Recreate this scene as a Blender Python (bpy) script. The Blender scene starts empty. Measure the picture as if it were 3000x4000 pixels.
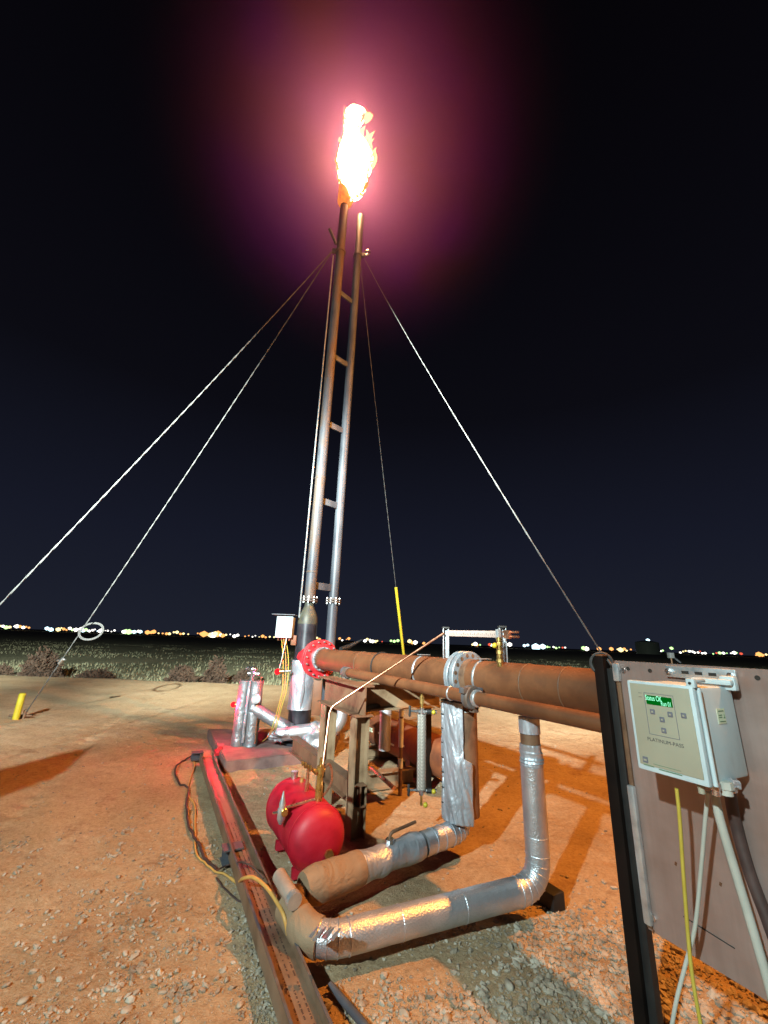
import bpy, bmesh, math, random
import numpy as np
from mathutils import Vector, Matrix, noise
random.seed(7); rng=np.random.default_rng(7)
sc=bpy.context.scene; COL=sc.collection
V=Vector
# ---------------------------------------------------------------- camera
F=1600.0; H=1.5; S=.88
pit=math.atan(507*math.cos(math.radians(2.1))/F); rol=math.radians(2.1)
fw=V((0,math.cos(pit),math.sin(pit))); r0=V((1,0,0)); u0=r0.cross(fw)
CR=r0*math.cos(rol)+u0*math.sin(rol); CU=u0*math.cos(rol)-r0*math.sin(rol)
CO=V((0,0,H))
cd=bpy.data.cameras.new('camera'); cam=bpy.data.objects.new('camera',cd); COL.objects.link(cam)
cd.sensor_fit='HORIZONTAL'; cd.sensor_width=36; cd.lens=36*F/3000; cd.clip_end=6000; cd.clip_start=.02
m=Matrix((( CR.x,CU.x,-fw.x,CO.x),(CR.y,CU.y,-fw.y,CO.y),(CR.z,CU.z,-fw.z,CO.z),(0,0,0,1)))
cam.matrix_world=m; sc.camera=cam
def ray(x,y): return fw+CR*((x-1500)/F)-CU*((y-2000)/F)
def G(x,y,z=0.0):                       # measured point of the photo lying at height z
    d=ray(x,y); return CO+d*((z-H)/d.z)
def P(x,y,Y):                           # ... lying at ground distance Y
    d=ray(x,y); return CO+d*(Y/d.y)
def D(x,y,dep): return CO+ray(x,y)*dep
def pxl(p):
    d=V(p)-CO; k=F/d.dot(fw); return 1500+k*d.dot(CR),2000-k*d.dot(CU)
E1=V((.54,-.8417,0)); E2=V((.8417,.54,0)); UP=V((0,0,1))       # pipeline direction and its normal
K1=V((.4635,-.8861,0)); K2=V((.8861,.4635,0))                   # skid direction and its normal

# ---------------------------------------------------------------- materials
def mat(name,base=(.5,.5,.5),rough=.5,metal=0.0,spec=.5):
    M=bpy.data.materials.new(name); M.use_nodes=True
    b=M.node_tree.nodes['Principled BSDF']
    b.inputs['Base Color'].default_value=(*base,1); b.inputs['Roughness'].default_value=rough
    b.inputs['Metallic'].default_value=metal; b.inputs['Specular IOR Level'].default_value=spec
    return M
def nd(M,t,**k):
    n=M.node_tree.nodes.new(t)
    for a,v in k.items():
        if a in n.inputs.keys(): n.inputs[a].default_value=v
        else: setattr(n,a,v)
    return n
def lk(M,a,b): M.node_tree.links.new(a,b)
def coords(M,kind='Object',scale=(1,1,1)):
    tc=nd(M,'ShaderNodeTexCoord'); mp=nd(M,'ShaderNodeMapping'); mp.inputs['Scale'].default_value=scale
    lk(M,tc.outputs[kind],mp.inputs['Vector']); return mp.outputs[0]
def noisy(M,scale,cols,detail=6,rough=.6,vec=None,pos=None):
    n=nd(M,'ShaderNodeTexNoise'); n.inputs['Scale'].default_value=scale; n.inputs['Detail'].default_value=detail
    n.inputs['Roughness'].default_value=rough
    if vec is not None: lk(M,vec,n.inputs['Vector'])
    r=nd(M,'ShaderNodeValToRGB'); cr=r.color_ramp
    pos=pos or [.3+.4*i/(len(cols)-1) for i in range(len(cols))]
    while len(cr.elements)<len(cols): cr.elements.new(.5)
    for e,p,c in zip(cr.elements,pos,cols): e.position=p; e.color=(*c,1)
    lk(M,n.outputs['Fac'],r.inputs['Fac']); return n,r
def bump(M,src,strength=.3,dist=.01):
    b=nd(M,'ShaderNodeBump'); b.inputs['Strength'].default_value=strength; b.inputs['Distance'].default_value=dist
    lk(M,src,b.inputs['Height']); lk(M,b.outputs[0],M.node_tree.nodes['Principled BSDF'].inputs['Normal']); return b
def BS(M): return M.node_tree.nodes['Principled BSDF']
def painted(name,cols,rough=.45,metal=0,scale=9,bs=.15,bd=.003,vec=(1,1,1),spec=.5):
    M=mat(name,cols[0],rough,metal,spec); v=coords(M,'Object',vec)
    n,r=noisy(M,scale,cols,vec=v); lk(M,r.outputs[0],BS(M).inputs['Base Color'])
    n2=nd(M,'ShaderNodeTexNoise'); n2.inputs['Scale'].default_value=scale*9; n2.inputs['Detail'].default_value=4; lk(M,v,n2.inputs['Vector'])
    bump(M,n2.outputs['Fac'],bs,bd)
    mr=nd(M,'ShaderNodeMapRange'); mr.inputs['To Min'].default_value=max(.05,rough-.12); mr.inputs['To Max'].default_value=min(1,rough+.15)
    lk(M,n.outputs['Fac'],mr.inputs['Value']); lk(M,mr.outputs[0],BS(M).inputs['Roughness'])
    return M
def foilmat(name,base,rough,metal,wr,fine,wd=.012,fd=.004,vec=(1,1,1)):
    M=mat(name,base,rough,metal); v=coords(M,'Object',vec)
    n=nd(M,'ShaderNodeTexNoise'); n.inputs['Scale'].default_value=wr; n.inputs['Detail'].default_value=3; n.inputs['Distortion'].default_value=1.2; lk(M,v,n.inputs['Vector'])
    f=nd(M,'ShaderNodeTexVoronoi'); f.inputs['Scale'].default_value=fine; lk(M,v,f.inputs['Vector'])
    b1=nd(M,'ShaderNodeBump'); b1.inputs['Strength'].default_value=.8; b1.inputs['Distance'].default_value=wd; lk(M,n.outputs['Fac'],b1.inputs['Height'])
    b2=nd(M,'ShaderNodeBump'); b2.inputs['Strength'].default_value=.75; b2.inputs['Distance'].default_value=fd; lk(M,f.outputs['Distance'],b2.inputs['Height']); lk(M,b1.outputs[0],b2.inputs['Normal'])
    lk(M,b2.outputs[0],BS(M).inputs['Normal'])
    n3,r=noisy(M,6,[tuple(c*.72 for c in base),base],vec=v); lk(M,r.outputs[0],BS(M).inputs['Base Color'])
    return M
rust=painted('rusted_steel',[(.09,.034,.015),(.13,.048,.019),(.18,.068,.026),(.11,.044,.02)],.55,.15,3,.35,.003,(1,1,1))
rust_dark=painted('dark_rusted_steel',[(.06,.03,.018),(.17,.09,.05),(.22,.13,.075)],.6,.2,6,.3,.003)
tan_steel=painted('weathered_primer_steel',[(.11,.065,.035),(.25,.17,.10),(.30,.22,.14)],.5,.1,4,.2,.002)
drum_m=painted('orange_rusted_drum',[(.08,.022,.008),(.17,.05,.016),(.24,.085,.03)],.75,.05,4,.3,.003)
grey_steel=painted('grey_painted_steel',[(.038,.044,.056),(.065,.072,.088),(.10,.108,.124)],.5,.1,5,.15,.002,(1,1,.3))
rustgrey=painted('streaked_grey_steel',[(.05,.055,.07),(.085,.092,.108),(.11,.075,.055),(.14,.148,.162)],.55,.1,5,.2,.002,(1,1,.25))
black_steel=painted('black_painted_steel',[(.012,.012,.016),(.03,.03,.038),(.05,.05,.06)],.32,.2,5,.1,.002)
olive_band=painted('heat_stained_steel',[(.035,.04,.045),(.085,.082,.055),(.055,.06,.065)],.5,.1,6,.15,.002)
galv=painted('galvanised_steel',[(.42,.45,.48),(.58,.62,.65),(.66,.7,.73)],.35,.75,14,.1,.001)
zinc_bolt=painted('zinc_bolt',[(.5,.5,.5),(.7,.7,.7)],.3,.9,20,.05,.001)
flange_m=painted('grey_flange_steel',[(.2,.22,.24),(.34,.38,.42),(.42,.45,.48)],.42,.5,10,.2,.002)
red_paint=painted('red_enamel',[(.28,.004,.014),(.42,.008,.026),(.46,.02,.045)],.5,0,6,.05,.001)
red_flange_m=painted('worn_red_paint',[(.32,.01,.015),(.55,.025,.035),(.6,.06,.06)],.42,0,12,.2,.002)
foil=foilmat('aluminium_jacket',(.66,.69,.74),.40,.8,9,120,.004,.0022)
dull_foil=foilmat('toned_down_foil',(.36,.38,.41),.45,.7,11,60,.015,.004)  # foil darkened to tone down columns that came out overlit
tape=foilmat('foil_tape',(.50,.54,.60),.45,.6,9,60,.02,.002,(1,1,.55))
wrap=foilmat('brown_fabric_wrap',(.3,.2,.12),.75,0,7,260,.02,.001)
copper=painted('copper_tube',[(.55,.24,.13),(.75,.42,.28)],.28,.9,20,.05,.001)
brass=painted('brass_fitting',[(.42,.26,.07),(.7,.5,.18)],.28,.9,25,.05,.001)
chrome=painted('stainless_fitting',[(.55,.55,.57),(.75,.75,.77)],.22,.95,25,.05,.001)
rubber=painted('black_rubber',[(.007,.007,.008),(.014,.014,.014)],.6,0,20,.1,.001)
post_m=painted('black_post_paint',[(.004,.003,.003),(.008,.005,.004),(.012,.006,.005)],.6,0,5,.1,.001,(1,1,1),.12)
cable=painted('steel_wire_rope',[(.035,.034,.034),(.085,.082,.082)],.65,.0,60,.4,.002)
yellow=painted('yellow_plastic',[(.38,.3,.015),(.5,.41,.03)],.4,0,8,.05,.001)
yel_cord=painted('yellow_cord',[(.42,.32,.04),(.52,.41,.07)],.5,0,12,.05,.001)
orange_cord=painted('orange_tan_cord',[(.5,.25,.06),(.6,.35,.1)],.5,0,12,.05,.001)
grey_cord=painted('grey_conduit',[(.36,.37,.33),(.48,.48,.43)],.4,0,8,.05,.001)
dark_cord=painted('dark_cable',[(.035,.02,.018),(.08,.045,.04)],.6,0,12,.1,.001)
panel_m=painted('brushed_sheet_metal',[(.34,.24,.21),(.41,.30,.27),(.48,.36,.33)],.42,.6,2.2,.05,.0008,(1,1,1.6))  # pinkish base stands in for orange light reflected by the sheet
_v=coords(panel_m,'Object',(9,9,.7)); _n,_r=noisy(panel_m,3,[(.55,.5,.48),(1,1,1)],5,.6,_v,[.35,.6]); _m=nd(panel_m,'ShaderNodeMix',data_type='RGBA',blend_type='MULTIPLY'); _m.inputs['Factor'].default_value=.22
_old=BS(panel_m).inputs['Base Color'].links[0].from_socket; lk(panel_m,_old,_m.inputs['A']); lk(panel_m,_r.outputs[0],_m.inputs['B']); lk(panel_m,_m.outputs['Result'],BS(panel_m).inputs['Base Color'])
box_m=painted('pale_fibreglass',[(.34,.40,.42),(.46,.55,.58),(.52,.61,.64)],.45,0,6,.2,.0015,(1,1,.5))
face_m=painted('beige_keypad_film',[(.30,.28,.21),(.34,.32,.24)],.5,0,4,.02,.0005)
ink=mat('dark_ink',(.05,.045,.05),.5); inkg=mat('green_ink',(.12,.22,.12),.6); paper=mat('pale_sticker',(.62,.68,.5),.6)
btn=mat('keypad_grey',(.13,.13,.16),.5); ruler_m=painted('ruler_tube',[(.30,.22,.19),(.36,.27,.24)],.4,0,20,.05,.001)
plate_m=painted('concrete_base',[(.12,.07,.065),(.2,.12,.11),(.25,.17,.15)],.8,0,6,.4,.004)  # reddish tone holds some of the red lamp light
stone_m=painted('pale_limestone',[(.16,.125,.09),(.30,.25,.19),(.46,.42,.35)],.85,0,7,.5,.006)
hole=mat('shadowed_bore',(.02,.015,.012),.7)
tankf=painted('far_tank_paint',[(.3,.36,.26),(.4,.46,.34)],.5,0,1,.05,.01)
def emit(name,col,s):
    M=bpy.data.materials.new(name); M.use_nodes=True; nt=M.node_tree; nt.nodes.clear()
    e=nt.nodes.new('ShaderNodeEmission'); e.inputs[0].default_value=(*col,1); e.inputs[1].default_value=s
    o=nt.nodes.new('ShaderNodeOutputMaterial'); nt.links.new(e.outputs[0],o.inputs[0]); return M
# braided hose: herringbone
braid=mat('braided_sleeve',(.6,.58,.52),.45,.5)
v=coords(braid,'UV',(1,1,1)); w1=nd(braid,'ShaderNodeTexWave'); w1.inputs['Scale'].default_value=1.0
sep=nd(braid,'ShaderNodeSeparateXYZ'); lk(braid,v,sep.inputs[0])
a1=nd(braid,'ShaderNodeMath',operation='PINGPONG'); a1.inputs[1].default_value=.125; lk(braid,sep.outputs[0],a1.inputs[0])
a2=nd(braid,'ShaderNodeMath',operation='MULTIPLY_ADD'); a2.inputs[1].default_value=.5; lk(braid,a1.outputs[0],a2.inputs[0]); lk(braid,sep.outputs[1],a2.inputs[2])
a3=nd(braid,'ShaderNodeMath',operation='PINGPONG'); a3.inputs[1].default_value=.012; lk(braid,a2.outputs[0],a3.inputs[0])
cr=nd(braid,'ShaderNodeMapRange'); cr.inputs['From Max'].default_value=.012; lk(braid,a3.outputs[0],cr.inputs[0])
mx=nd(braid,'ShaderNodeMix',data_type='RGBA'); lk(braid,cr.outputs[0],mx.inputs['Factor']); mx.inputs['A'].default_value=(.12,.1,.08,1); mx.inputs['B'].default_value=(.72,.69,.62,1)
lk(braid,mx.outputs['Result'],BS(braid).inputs['Base Color']); bump(braid,cr.outputs[0],.6,.004)

# ---------------------------------------------------------------- object helpers
def things_tag(o,label,cat,group=None,kind=None):
    if label: o['label']=label
    if cat: o['category']=cat
    if group: o['group']=group
    if kind: o['kind']=kind
    return o
def thing(name,label,cat,loc,group=None):
    o=bpy.data.objects.new(name,None); COL.objects.link(o); o.location=loc; o.empty_display_size=.1
    o['wl']=(loc[0],loc[1],loc[2]); return things_tag(o,label,cat,group)
def obj(name,bm,M,parent=None,smooth=True,label=None):
    me=bpy.data.meshes.new(name)
    bm.normal_update(); bm.to_mesh(me); bm.free()
    n=len(me.vertices); co=np.empty(n*3); me.vertices.foreach_get('co',co); co=co.reshape(-1,3)
    c=co.mean(0) if n else np.zeros(3); co-=c; me.vertices.foreach_set('co',co.ravel())
    for mm in (M if isinstance(M,(list,tuple)) else [M]): me.materials.append(mm)
    if smooth:
        me.polygons.foreach_set('use_smooth',[True]*len(me.polygons))
        try: me.set_sharp_from_angle(angle=math.radians(38))
        except Exception: pass
    me.update()
    o=bpy.data.objects.new(name,me); COL.objects.link(o)
    c=V(c); pl=V((0,0,0)); q=parent
    if q is not None: o.parent=q; pl=V(q['wl'])
    o.location=c-pl; o['wl']=(c.x,c.y,c.z)
    if label: o['label']=label
    return o
def single(name,bm,M,label,cat,group=None,kind=None,smooth=True):
    return things_tag(obj(name,bm,M,None,smooth),label,cat,group,kind)
def frame(d):
    d=d.normalized(); a=UP if abs(d.z)<.95 else V((0,1,0)); x=d.cross(a).normalized(); return x,x.cross(d).normalized()*1.0
def ring(bm,c,x,y,r,n,prof=None,ph=0):
    return [bm.verts.new(c+x*(math.cos(2*math.pi*i/n+ph)*(r if not prof else prof(i,r)))+y*(math.sin(2*math.pi*i/n+ph)*(r if not prof else prof(i,r)))) for i in range(n)]
def bridge(bm,a,b,mi=0):
    n=len(a)
    for i in range(n):
        try:
            f=bm.faces.new((a[i],a[(i+1)%n],b[(i+1)%n],b[i])); f.material_index=mi
        except ValueError: pass
def tube(bm,pts,rad,n=20,caps=True,nz=0,nf=6,uv=False):
    """swept tube; rad: number or list. nz: noise amount"""
    pts=[V(p) for p in pts]; R=rad if isinstance(rad,(list,tuple)) else [rad]*len(pts)
    T=[]
    for i in range(len(pts)):
        a=pts[max(0,i-1)]; b=pts[min(len(pts)-1,i+1)]; T.append((b-a).normalized())
    x,y=frame(T[0]); rings=[]
    for i,p in enumerate(pts):
        if i:
            q=T[i-1].rotation_difference(T[i]); x=q@x; y=q@y
        rr=[]
        for k in range(n):
            a=2*math.pi*k/n; dr=x*math.cos(a)+y*math.sin(a); r=R[i]
            if nz: 
                pp=p+dr*r; r*=1+nz*noise.noise(V((pp.x*nf,pp.y*nf,pp.z*nf)))
            rr.append(bm.verts.new(p+dr*r))
        rings.append(rr)
    for a,b in zip(rings,rings[1:]): bridge(bm,a,b)
    if caps: bm.faces.new(rings[0][::-1]); bm.faces.new(rings[-1])
    if uv:
        L=bm.loops.layers.uv.verify(); idx={}
        for j,rr in enumerate(rings):
            for k,vv in enumerate(rr): idx[vv]=(k/n,(pts[j]-pts[0]).length)
        for f in bm.faces:
            ks=[idx[l.vert] for l in f.loops]; wrapv=max(k[0] for k in ks)-min(k[0] for k in ks)>.5
            for l,k in zip(f.loops,ks): l[L].uv=(k[0]+(1 if wrapv and k[0]<.5 else 0),k[1])
    return bm
def seg(a,b,n):
    a=V(a);b=V(b); return [a.lerp(b,i/n) for i in range(n+1)]
def arc(a,c,b,n=8):     # smooth bend from a to b with corner c
    a=V(a);b=V(b);c=V(c); return [a*(1-t)**2+c*2*t*(1-t)+b*t*t for t in [i/n for i in range(n+1)]]
def path(pts,rb,n=8,sub=0):    # polyline with rounded corners radius rb
    pts=[V(p) for p in pts]; out=[pts[0]]
    for i in range(1,len(pts)-1):
        p=pts[i]; a=(pts[i-1]-p); b=(pts[i+1]-p); ra=min(rb,a.length*.49); rb2=min(rb,b.length*.49)
        out+=arc(p+a.normalized()*ra,p,p+b.normalized()*rb2,n)
    out.append(pts[-1])
    if sub:
        o2=[out[0]]
        for a,b in zip(out,out[1:]):
            k=max(1,int((b-a).length/sub)); o2+=[a.lerp(b,(j+1)/k) for j in range(k)]
        out=o2
    return out
def smoothp(pts,n=8):   # catmull rom
    pts=[V(p) for p in pts]; q=[pts[0]*2-pts[1]]+pts+[pts[-1]*2-pts[-2]]; out=[]
    for i in range(1,len(q)-2):
        for j in range(n):
            t=j/n; a,b,c,d=q[i-1:i+3]
            out.append(.5*((2*b)+(c-a)*t+(2*a-5*b+4*c-d)*t*t+(3*b-a-3*c+d)*t**3))
    out.append(pts[-1]); return out
def box(bm,c,x,y,z,sx,sy,sz,bev=0):
    """oriented box centre c, axes x,y,z unit, full sizes"""
    vs=[bm.verts.new(c+x*(sx/2*i)+y*(sy/2*j)+z*(sz/2*k)) for i in(-1,1) for j in(-1,1) for k in(-1,1)]
    fs=[(0,1,3,2),(4,6,7,5),(0,4,5,1),(2,3,7,6),(0,2,6,4),(1,5,7,3)]
    faces=[bm.faces.new([vs[i] for i in f]) for f in fs]
    if bev:
        es=list({e for f in faces for e in f.edges}); bmesh.ops.bevel(bm,geom=es,offset=bev,segments=2,affect='EDGES',profile=.6)
    return bm
def disc(bm,c,d,r,th,n=32,rin=0,bev=.004):
    """flange disc: centre c (mid), axis d"""
    d=d.normalized(); x,y=frame(d); 
    prof=[(r-bev,-th/2),(r,-th/2+bev),(r,th/2-bev),(r-bev,th/2)]
    if rin: prof=[(rin,-th/2)]+prof+[(rin,th/2)]
    rs=[ring(bm,c+d*h,x,y,rr,n) for rr,h in prof]
    for a,b in zip(rs,rs[1:]): bridge(bm,a,b)
    if rin: bridge(bm,rs[-1],rs[0])
    else: bm.faces.new(rs[0][::-1]); bm.faces.new(rs[-1])
def bolts(bm,c,d,R,n,r,l,ph=0,stud=0):
    d=d.normalized(); x,y=frame(d)
    for i in range(n):
        a=2*math.pi*i/n+ph; p=c+x*math.cos(a)*R+y*math.sin(a)*R
        q=[ring(bm,p+d*h,x,y,r,6) for h in(-l/2,l/2)]; bridge(bm,q[0],q[1]); bm.faces.new(q[0][::-1]); bm.faces.new(q[1])
        if stud:
            q=[ring(bm,p+d*h,x,y,r*.55,8) for h in(-stud/2,stud/2)]; bridge(bm,q[0],q[1]); bm.faces.new(q[0][::-1]); bm.faces.new(q[1])
def ibeam(bm,a,b,up,h,w,t):
    """I section between a and b, up = web direction"""
    a=V(a);b=V(b);d=(b-a).normalized(); s=d.cross(up).normalized(); u=s.cross(d)
    pr=[(-w/2,-h/2),(w/2,-h/2),(w/2,-h/2+t),(t/2,-h/2+t),(t/2,h/2-t),(w/2,h/2-t),(w/2,h/2),(-w/2,h/2),(-w/2,h/2-t),(-t/2,h/2-t),(-t/2,-h/2+t),(-w/2,-h/2+t)]
    A=[bm.verts.new(a+s*i+u*j) for i,j in pr]; B=[bm.verts.new(b+s*i+u*j) for i,j in pr]
    n=len(pr)
    for i in range(n): bm.faces.new((A[i],A[(i+1)%n],B[(i+1)%n],B[i]))
    bm.faces.new(A[::-1]); bm.faces.new(B)
def lathe(bm,base,d,prof,n=32,mi=0):
    d=d.normalized(); x,y=frame(d); rs=[ring(bm,base+d*h,x,y,max(r,1e-4),n) for r,h in prof]
    for a,b in zip(rs,rs[1:]): bridge(bm,a,b,mi)
    bm.faces.new(rs[0][::-1]); bm.faces.new(rs[-1])
def N(): return bmesh.new()
def ball(bm,c,r,sub=2,sc_=(1,1,1)):
    m_=Matrix.Translation(c)@Matrix.Diagonal((*sc_,1)); bmesh.ops.create_icosphere(bm,subdivisions=sub,radius=r,matrix=m_)
def torus(bm,c,d,R,r,n=40,k=10,a0=0,a1=2*math.pi):
    x,y=frame(d); full=abs(a1-a0)>6.28; cnt=n if full else n+1; rs=[]
    for i in range(cnt):
        a=a0+(a1-a0)*i/n; o=x*math.cos(a)+y*math.sin(a); rs.append([bm.verts.new(c+o*(R+r*math.cos(2*math.pi*j/k))+d.normalized()*r*math.sin(2*math.pi*j/k)) for j in range(k)])
    for i in range(n if full else n): bridge(bm,rs[i],rs[(i+1)%cnt])

# ---------------------------------------------------------------- ground: one sheet to the horizon
def spaced(dense0,dense1,step,far0,far1,grow=1.18):
    a=list(np.arange(dense0,dense1,step)); s=step; v=dense1
    hi=[]
    while v<far1: hi.append(v); s*=grow; v+=s
    hi.append(far1); lo=[]; s=step*grow; v=dense0-s
    while v>far0: lo.append(v); s*=grow; v-=s
    lo.append(far0); return np.array(lo[::-1]+a+hi)
gx=spaced(-5.5,3.6,.035,-2500,2500); gy=spaced(.9,8.2,.035,-60,4000,1.12)
def gz(x,y):
    z=noise.noise(V((x*.6,y*.6,0)))*.018
    if -6<x<4 and y<9:
        z+=noise.noise(V((x*2.3,y*2.3,3)))*.012+noise.noise(V((x*5,y*8,5)))*.012+noise.noise(V((x*13,y*19,9)))*.010-.012
    elif y<15: z+=noise.noise(V((x*2.3,y*2.3,3)))*.012-.012
    for o0 in (-3.1,-4.6):
        w0_=x-(o0-.35*(y-4)+.15*math.sin(y*.6)); z-=.022*math.exp(-(w0_/.13)**2)*(1+.5*math.sin(y*26)) if y<14 else 0
    e=15.2+.5*noise.noise(V((x*.25,0,7)))
    if y>e: z-=min(.35,(y-e)*.25)-.05*noise.noise(V((x*.4,y*.4,2)))
    if y>60: z=-.3
    return z
bm=N(); grid=[[bm.verts.new((x,y,gz(x,y))) for x in gx] for y in gy]
for j in range(len(gy)-1):
    for i in range(len(gx)-1): bm.faces.new((grid[j][i],grid[j][i+1],grid[j+1][i+1],grid[j+1][i]))
gm=mat('dirt_and_field',(.3,.2,.12),.92,0,.2)
v=coords(gm,'Object')
_,c1=noisy(gm,1.3,[(.25,.155,.08),(.46,.32,.185),(.58,.45,.30)],10,.68,v,[.32,.5,.68])
_,c2=noisy(gm,34,[(.17,.10,.05),(.49,.35,.21),(.64,.53,.39)],5,.75,v,[.3,.5,.72])
mxa=nd(gm,'ShaderNodeMix',data_type='RGBA'); mxa.inputs['Factor'].default_value=.45; lk(gm,c1.outputs[0],mxa.inputs['A']); lk(gm,c2.outputs[0],mxa.inputs['B'])
# damp reddish patches
_,c3=noisy(gm,2.6,[(0,0,0),(1,1,1)],10,.75,v,[.54,.66]); mxd=nd(gm,'ShaderNodeMix',data_type='RGBA'); md=nd(gm,'ShaderNodeMath',operation='MULTIPLY'); md.inputs[1].default_value=.75
lk(gm,c3.outputs[0],md.inputs[0]); lk(gm,md.outputs[0],mxd.inputs['Factor']); lk(gm,mxa.outputs['Result'],mxd.inputs['A']); mxd.inputs['B'].default_value=(.24,.125,.06,1)
_,c4=noisy(gm,.35,[(.16,.16,.09),(.28,.27,.17),(.38,.34,.22)],12,.75,coords(gm,'Object',(1,.45,1)),[.3,.5,.7])
gp=nd(gm,'ShaderNodeNewGeometry'); sx=nd(gm,'ShaderNodeSeparateXYZ'); lk(gm,gp.outputs['Position'],sx.inputs[0])
nn=nd(gm,'ShaderNodeTexNoise'); nn.inputs['Scale'].default_value=.5; lk(gm,gp.outputs['Position'],nn.inputs['Vector'])
ma=nd(gm,'ShaderNodeMath',operation='MULTIPLY_ADD'); ma.inputs[1].default_value=1.4; lk(gm,nn.outputs['Fac'],ma.inputs[0]); lk(gm,sx.outputs[1],ma.inputs[2])
mr=nd(gm,'ShaderNodeMapRange'); mr.inputs['From Min'].default_value=15.9; mr.inputs['From Max'].default_value=16.3; lk(gm,ma.outputs[0],mr.inputs[0])
mf=nd(gm,'ShaderNodeMix',data_type='RGBA'); lk(gm,mr.outputs[0],mf.inputs['Factor']); lk(gm,mxd.outputs['Result'],mf.inputs['A']); lk(gm,c4.outputs[0],mf.inputs['B'])
lk(gm,mf.outputs['Result'],BS(gm).inputs['Base Color'])
nb=nd(gm,'ShaderNodeTexNoise'); nb.inputs['Scale'].default_value=60; nb.inputs['Detail'].default_value=8; nb.inputs['Roughness'].default_value=.75; lk(gm,v,nb.inputs['Vector'])
bump(gm,nb.outputs['Fac'],.85,.025)
o=obj('ground',bm,gm); o['kind']='structure'; o['label']='orange tan caliche dirt pad running out to a dark grass field'

# gravel: scattered stones as one mass
_t=bmesh.new(); bmesh.ops.create_icosphere(_t,subdivisions=1,radius=1); _iv=np.array([v.co[:] for v in _t.verts]); _if=np.array([[v.index for v in f.verts] for f in _t.faces]); _t.free()
def stones(pts):
    VV=[];FF=[]
    for k,(x,y,s) in enumerate(pts):
        q=_iv*(s*rng.uniform(.7,1.4),s*rng.uniform(.6,1),s*rng.uniform(.4,.75))+rng.uniform(-1,1,_iv.shape)*s*.2
        a=rng.uniform(0,6.3); c,n_=math.cos(a),math.sin(a); q=np.stack([q[:,0]*c-q[:,1]*n_,q[:,0]*n_+q[:,1]*c,q[:,2]+q[:,0]*rng.uniform(-.3,.3)],1)
        VV.append(q+(x,y,gz(x,y)+s*.2)); FF.append(_if+k*len(_iv))
    me=bpy.data.meshes.new('gravel'); me.from_pydata(np.concatenate(VV).tolist(),[],np.concatenate(FF).tolist()); me.materials.append(stone_m)
    o=bpy.data.objects.new('gravel',me); COL.objects.link(o); return o
sp=[]
def scat(n,f,s0,s1):
    for _ in range(n):
        p=f(); sp.append((p.x,p.y,s0*(s1/s0)**(random.random()**2.2)))
def region(poly_c,rx,ry): return lambda: V((random.gauss(poly_c[0],rx),random.gauss(poly_c[1],ry),0))
scat(3200,lambda: V((random.uniform(-4.5,3),random.uniform(1.6,8),0)),.003,.016)
g=G(2330,3800); scat(4200,region((g.x,g.y),.26,.3),.0035,.021)
g=G(2750,3950); scat(1400,region((g.x+.1,g.y),.25,.3),.006,.028)
g=G(1750,3960); scat(1300,region((g.x,g.y),.28,.11),.004,.022)
g=G(400,3750); scat(900,region((g.x,g.y),.45,.3),.003,.018)
for _ in range(26):
    g=G(random.uniform(30,900),random.uniform(3250,3980)); scat(45,region((g.x,g.y),random.uniform(.03,.12),random.uniform(.03,.10)),.003,.019)
g=G(500,3300); scat(300,region((g.x,g.y),.5,.4),.004,.016)
g=G(1650,3640); scat(700,region((g.x,g.y),.3,.08),.003,.012)
scat(1300,lambda:(lambda t: G(930+ t*170,3200+t*850)+V((random.gauss(-.05,.05),0,0)))(random.random()),.003,.014)
things_tag(stones(sp),'pale crushed stone scattered over the dirt pad','gravel',None,'stuff')
for (x,y,s) in ((95,3890,.02),(500,3935,.02),(960,3590,.022),(190,3550,.018),(325,3590,.017),(2110,3640,.022),(1990,3850,.026),(1745,3980,.028),(2215,3700,.022),(940,3930,.02),(430,3860,.02)):
    g=G(x,y); bm=N(); bmesh.ops.create_icosphere(bm,subdivisions=3,radius=1,matrix=Matrix.Translation((g.x,g.y,gz(g.x,g.y)+s*.3))@Matrix.Rotation(x,4,'Z')@Matrix.Diagonal((s,s*.7,s*.55,1)))
    for vv in bm.verts: vv.co+=vv.normal*noise.noise(vv.co*22)*s*.7
    single('stone',bm,stone_m,'pale limestone lump lying loose on the orange dirt','stone','loose stones on the dirt pad')

# ---------------------------------------------------------------- field: grass stuff and bushes
def blades(bm,x,y,z,n,h,spread,w=.02):
    for _ in range(n):
        a=random.uniform(0,6.28); b=V((x+random.gauss(0,spread),y+random.gauss(0,spread),z)); hh=h*random.uniform(.5,1.2)
        t=b+V((math.cos(a)*hh*.5,math.sin(a)*hh*.5,hh)); s=V((-math.sin(a),math.cos(a),0))*w
        bm.faces.new([bm.verts.new(b-s),bm.verts.new(b+s),bm.verts.new(t)])
grass_m=painted('dry_grass',[(.13,.13,.075),(.19,.18,.11),(.23,.2,.125)],.8,0,.6,0,.001)
bm=N()
for _ in range(3000):
    y=16.2+ (random.random()**1.8)*55; x=random.uniform(-1.15,1.15)*y
    if noise.noise(V((x*.12,y*.12,4)))<-.12: continue
    blades(bm,x,y,-.33,7,.15,.45,.02+y*.0006)
single('grass_tufts',bm,grass_m,'dry grass tufts in the field behind the dirt pad','grass',None,'stuff')
bush_m=painted('brown_brush',[(.022,.011,.006),(.045,.022,.012),(.06,.032,.018)],.85,0,3,0,.001)
twig_m=mat('bush_twigs',(.06,.04,.025),.9)
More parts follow.
